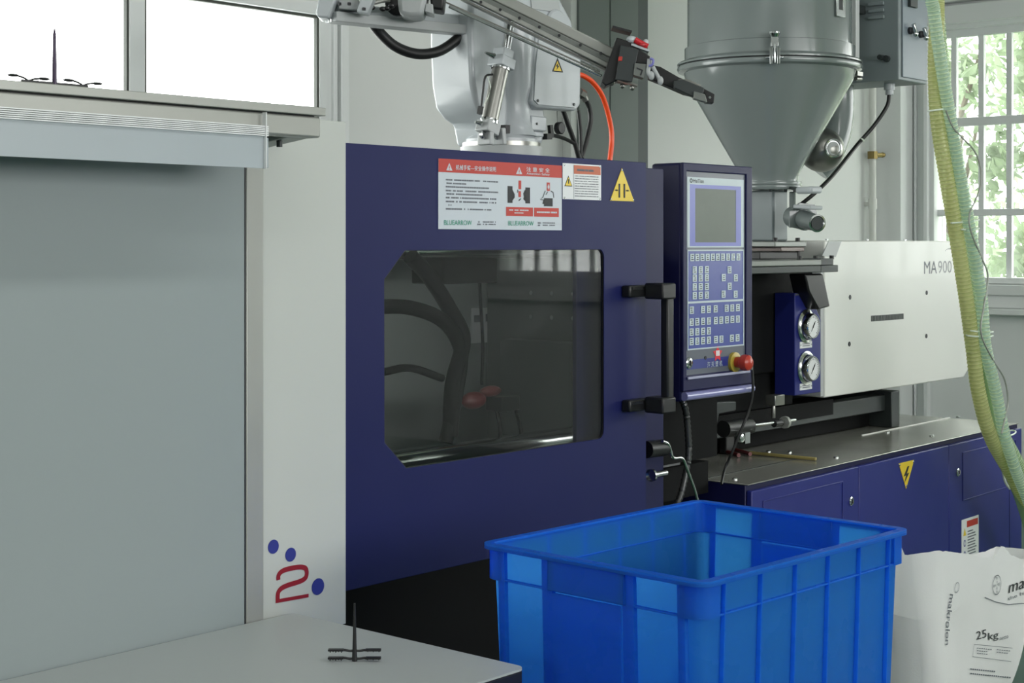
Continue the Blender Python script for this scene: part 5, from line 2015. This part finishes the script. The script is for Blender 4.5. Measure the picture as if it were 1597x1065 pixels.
    # horizontal band rib under the rim
    def hring(z, outd, th_):
        f = (zr - z) / H
        i1 = ins + tp * f
        b = MB()
        def lp(i):
            xa, xb, ya, yb = X0 + i, X1 - i, Y0 + i, Y1 - i
            r = .022
            o = []
            for cx_, cy_, a0 in ((xb - r, ya + r, -90), (xb - r, yb - r, 0), (xa + r, yb - r, 90), (xa + r, ya + r, 180)):
                for k in range(6):
                    an = math.radians(a0 + 18 * k)
                    o.append((cx_ + r * math.cos(an), cy_ + r * math.sin(an), z))
            return o
        b.plate(lp(i1 - outd), [lp(i1 + .0005)], (0, 0, th_))
        b.build('band_rib', 'crate', t, bevel=.0008)
    hring(zrib, .0085, .0035)
    hring(zb + .03, .008, .0035)
    # short skirt wrapping each corner between rim and band
    i_ = ins - .0085
    xa, xb, ya, yb = X0 + i_, X1 - i_, Y0 + i_, Y1 - i_
    for cx_, cy_, a0 in ((xb - .03, ya + .03, -90), (xb - .03, yb - .03, 0), (xa + .03, yb - .03, 90), (xa + .03, ya + .03, 180)):
        def q_(r, a):
            an = math.radians(a)
            return (cx_ + r * math.cos(an), cy_ + r * math.sin(an))
        t0_ = V((math.sin(math.radians(a0)), -math.cos(math.radians(a0)), 0)) * .02
        t1_ = V((-math.sin(math.radians(a0 + 90)), math.cos(math.radians(a0 + 90)), 0)) * .02
        outl, inn = [], []
        for k in range(7):
            outl.append(V((*q_(.03, a0 + 15 * k), zrib)))
            inn.append(V((*q_(.028, a0 + 15 * k), zrib)))
        outl = [outl[0] + t0_] + outl + [outl[-1] + t1_]
        inn = [inn[0] + t0_] + inn + [inn[-1] + t1_]
        MB().extrude(outl + inn[::-1], (0, 0, zr - .0055 - zrib)).build('corner_skirt', 'crate', t)
    # handle hood in the middle of both ends, double wall below it
    for side in (-1, 1):
        s = side
        ya, yb = Y0 + .178, Y1 - .178
        b = MB()
        xw = wx(zr - .03, side)
        xo = xw + s * .014
        lo_, hi_ = min(xw, xo), max(xw, xo)
        b.box(min(xo, xo - s * .003), max(xo, xo - s * .003), ya, yb, zr - .066, zr - .006)
        b.box(min(xo - s * .005, xo - s * .008), max(xo - s * .005, xo - s * .008), ya, yb, zr - .066, zr - .006)
        b.box(lo_, hi_, ya, ya + .004, zr - .066, zr - .006)
        b.box(lo_, hi_, yb - .004, yb, zr - .066, zr - .006)
        b.build('grip_hood', 'crate', t, bevel=.002)
        b = MB()
        z0_, z1_2 = zb + .035, zr - .07
        o1_, o2_ = wx(z0_, side) + s * .012, wx(z1_2, side) + s * .009
        b.hexa([(o1_, ya + .01, z0_), (o1_ + s * .003, ya + .01, z0_), (o1_ + s * .003, yb - .01, z0_), (o1_, yb - .01, z0_),
                (o2_, ya + .01, z1_2), (o2_ + s * .003, ya + .01, z1_2), (o2_ + s * .003, yb - .01, z1_2), (o2_, yb - .01, z1_2)])
        b.build('end_panel', 'crate', t)
    return t


ca1 = make_crate(2.247, 2.960, 1.497, 2.037, .92, .44, 'plastic_crate', 'large empty bright blue plastic crate with ribbed sides, topmost in front', 'blue plastic crates')
ca2 = make_crate(2.247, 2.960, 1.497, 2.037, .478, .44, 'plastic_crate', 'lower blue plastic crate carrying the open one, mostly below the frame', 'blue plastic crates')

for q in (ca1, ca2):
    q.rotation_euler = (0, 0, math.radians(-2.2))
# ================================================================== PAPER SACK
sk = thing('paper_sack', (4.66, 2.2, 0), 'open white paper sack of plastic granules marked 25 kg beside the blue crate', 'sack')
def yfront(x, z):
    n1 = noise.noise(V((x * 3.2, 3.1, z * 3.2)))
    n2 = noise.noise(V((x * 6 + z * 3, 7.7, z * 2)))
    d = max(0.0, (X_L + .07 - x) / .07)
    return 2.10 + .014 * n1 + .006 * n2 + .045 * d * d
NF = 60
X_L, X_R = 4.30, 5.22
def sack_pt(i, z):
    f = z / .6
    xr = max(4.86, X_R - .95 * max(0, .47 - z)) - .012 * math.sin(f * 5)
    xl = X_L + .01 * math.sin(f * 4)
    if i < NF:
        x = xl + (xr - xl) * i / NF
        return V((x, yfront(x, z), z))
    if i < NF + 12:
        a = (i - NF) / 12
        return V((xr + .015 * math.sin(a * 3.14), yfront(xr, z) + .20 * a, z))
    if i < NF + 52:
        a = (i - NF - 12) / 40
        return V((xr - (xr - (xl - .035)) * a, yfront(xr, z) + .2 + (.04) * a + .012 * noise.noise(V((a * 7, 1, z * 5))), z))
    a = (i - NF - 52) / 24
    y0_ = yfront(xr, z) + .24
    return V((xl - .035 * (1 - a) - .012 * math.sin(a * math.pi) + .012 * noise.noise(V((a * 3, z * 3.5, 9))) * math.sin(a * math.pi), y0_ + (yfront(xl, z) - y0_) * a, z))
def sack_ring(z):
    return [sack_pt(i, z) for i in range(TOT)]
NR = 36
TOT = NF + 12 + 40 + 24
def top_of(i):
    if i < NF:
        a = i / NF / .79
        keys_ = [(0, .580), (.06, .590), (.14, .581), (.20, .571), (.28, .559), (.36, .548), (.46, .526), (.56, .510), (.60, .520), (.66, .542), (.71, .528), (.76, .502), (.9, .470), (1.27, .455)]
    elif i < NF + 12:
        a = (i - NF) / 12
        keys_ = [(0, .455), (1, .45)]
    elif i < NF + 52:
        a = (i - NF - 12) / 40
        keys_ = [(0, .45), (.3, .45), (.45, .465), (.5, .46), (.7, .49), (.85, .52), (1, .57)]
    else:
        a = (i - NF - 52) / 24
        keys_ = [(0, .57), (.15, .60), (.45, .606), (.48, .580), (.60, .588), (.62, .600), (.85, .598), (.88, .575), (1, .580)]
    for (a0, h0), (a1, h1) in zip(keys_, keys_[1:]):
        if a0 <= a <= a1:
            return h0 + (h1 - h0) * (a - a0) / (a1 - a0) + .004 * noise.noise(V((i * .9, 0, 0)))
    return .5
tops = [top_of(i) for i in range(TOT)]
vs, fs = [], []
for r_ in range(NR + 1):
    f = r_ / NR
    for i in range(TOT):
        vs.append(sack_pt(i, .004 + (tops[i] - .004) * f))
for r_ in range(NR):
    for i in range(TOT):
        j = (i + 1) % TOT
        fs.append((r_ * TOT + i, r_ * TOT + j, (r_ + 1) * TOT + j, (r_ + 1) * TOT + i))
b = MB()
b.add(vs, fs)
b.build('sack_body', 'paper', sk, ang=60)
b = MB()
b.add([p for p in sack_ring(.006)], [tuple(range(TOT))])
b.build('sack_bottom', 'paper', sk)
b = MB()
b.add([V((p.x, p.y, .40 + .02 * noise.noise(p * 9))) * 1 for p in sack_ring(.40)], [tuple(range(TOT))])
b.build('granules', mat('clear_granules', srgb(206, 210, 208), .3, bump=.6, bscale=300), sk, kind='stuff')
# torn paper flap standing up
b = MB()
fp_ = PY(1563, 853, 2.20)
b.add([fp_ + V((0, 0, -.035)), fp_ + V((.012, 0, -.035)), fp_ + V((.004, 0, .0)), fp_ + V((-.004, .004, .004))], [(0, 1, 2, 3)])
b.build('torn_flap', 'paper', sk)
def wr(p):
    return V((p.x, yfront(p.x, p.z), p.z))
def sp_(u, v):
    return PY(u, v, 2.10)
def stext(body, u0, u1, v0, v1, m='inkblack', slope=0.0, **k):
    a, c = sp_(u0, v1), sp_(u1, v0)
    wz = sp_(u0, v0).z - a.z
    return text(body, a, c.x - a.x, wz, (1, 0, slope), (0, 0, 1), m, sk, off=.0032, wrap=wr, **k)
stext('makr', 1571, 1622, 907, 925, shear=.2, slope=-.05)
stext('the high', 1569, 1612, 931, 938, 'inkgrey', slope=-.04)
stext('25', 1523, 1537.5, 985, 998, slope=-.06)
stext('kg', 1540, 1554, 987, 1002, slope=-.06)
stext('netto', 1556, 1568, 993, 998, 'inkgrey', slope=-.05)
cc_ = sp_(1551.5, 911.5)
b = MB()
def sring(rad, w, b, n=40):
    for i in range(n):
        a0, a1 = 2 * math.pi * i / n, 2 * math.pi * (i + 1) / n
        q = []
        for rr, aa in ((rad, a0), (rad, a1), (rad - w, a1), (rad - w, a0)):
            x, z = cc_.x + rr * math.cos(aa), cc_.z + rr * math.sin(aa)
            q.append(V((x, yfront(x, z) - .0032, z)))
        b.add(q, [(0, 1, 2, 3)])
RB = .031
sring(RB, .0024, b)
b.build('round_emblem', 'inkgrey', sk, keep=True)
def sletter(ch, dx, dz, s=.008):
    p = cc_ + V((dx - s * .45, 0, dz - s * .5))
    text(ch, p, s * .9, s, (1, 0, 0), (0, 0, 1), 'inkgrey', sk, off=.0032, wrap=wr, bold=.01)
for k, ch in enumerate('BAYER'):
    sletter(ch, (k - 2) * .0105, 0)
    if k != 2:
        sletter(ch, 0, (2 - k) * .0105)
# curved underline, boxes and lines of print
b = MB()
pts = [sp_(1535, 932), sp_(1550, 939), sp_(1570, 943), sp_(1610, 941)]
for (p, q) in zip(pts, pts[1:]):
    for k in range(4):
        a_, c_ = p + (q - p) * k / 4, p + (q - p) * (k + 1) / 4
        b.add([V((x, yfront(x, z) - .0032, z)) for x, z in ((a_.x, a_.z), (c_.x, c_.z), (c_.x, c_.z + .0028), (a_.x, a_.z + .0028))], [(0, 1, 2, 3)])
b.build('emblem_underline', 'inkgrey', sk, keep=True)
b = MB()
def sline(u0, v0, u1, v1, w=.0014):
    p, q = sp_(u0, v0), sp_(u1, v1)
    d_ = (q - p).normalized()
    n_ = V((-d_.z, 0, d_.x)) * w
    for k in range(6):
        a_, c_ = p + (q - p) * k / 6, p + (q - p) * (k + 1) / 6
        b.add([V((t_.x, yfront(t_.x, t_.z) - .0032, t_.z)) for t_ in (a_, c_, c_ + n_, a_ + n_)], [(0, 1, 2, 3)])
sline(1519, 1005, 1574, 1010)
sline(1516, 1024, 1572, 1031)
sline(1519, 1005, 1516, 1024)
b.build('print_box', 'inkgrey', sk, keep=True)
b = MB()
for u0, u1, v in ((1523, 1545, 1011), (1523, 1538, 1015), (1552, 1570, 1013), (1552, 1568, 1017), (1523, 1536, 1019), (1512, 1548, 1044), (1512, 1570, 1051)):
    u = u0
    while u < u1:
        sline(u, v + (u - u0) * .1, u + 2.2, v + (u - u0) * .1 + .2, .0024 if v < 1040 else .004)
        u += 3.2
b.build('small_print', 'inkgrey', sk, kind='stuff', keep=True)
# sideways lettering near the left edge of the front face
la, lb = sp_(1474, 996), sp_(1489, 930)
ux_ = V((.030, 0, .105)).normalized()
text('makrolon', sp_(1482, 926) + V((0, 0, 0)), .150, .030, (-.25, 0, -.97), (.97, 0, -.25), 'inkgrey', sk, off=.0032, wrap=wr, bold=.005)
b = MB()
cc_ = sp_(1492, 916)
sring(.016, .0018, b, 28)
b.build('round_emblem', 'inkgrey', sk, keep=True)
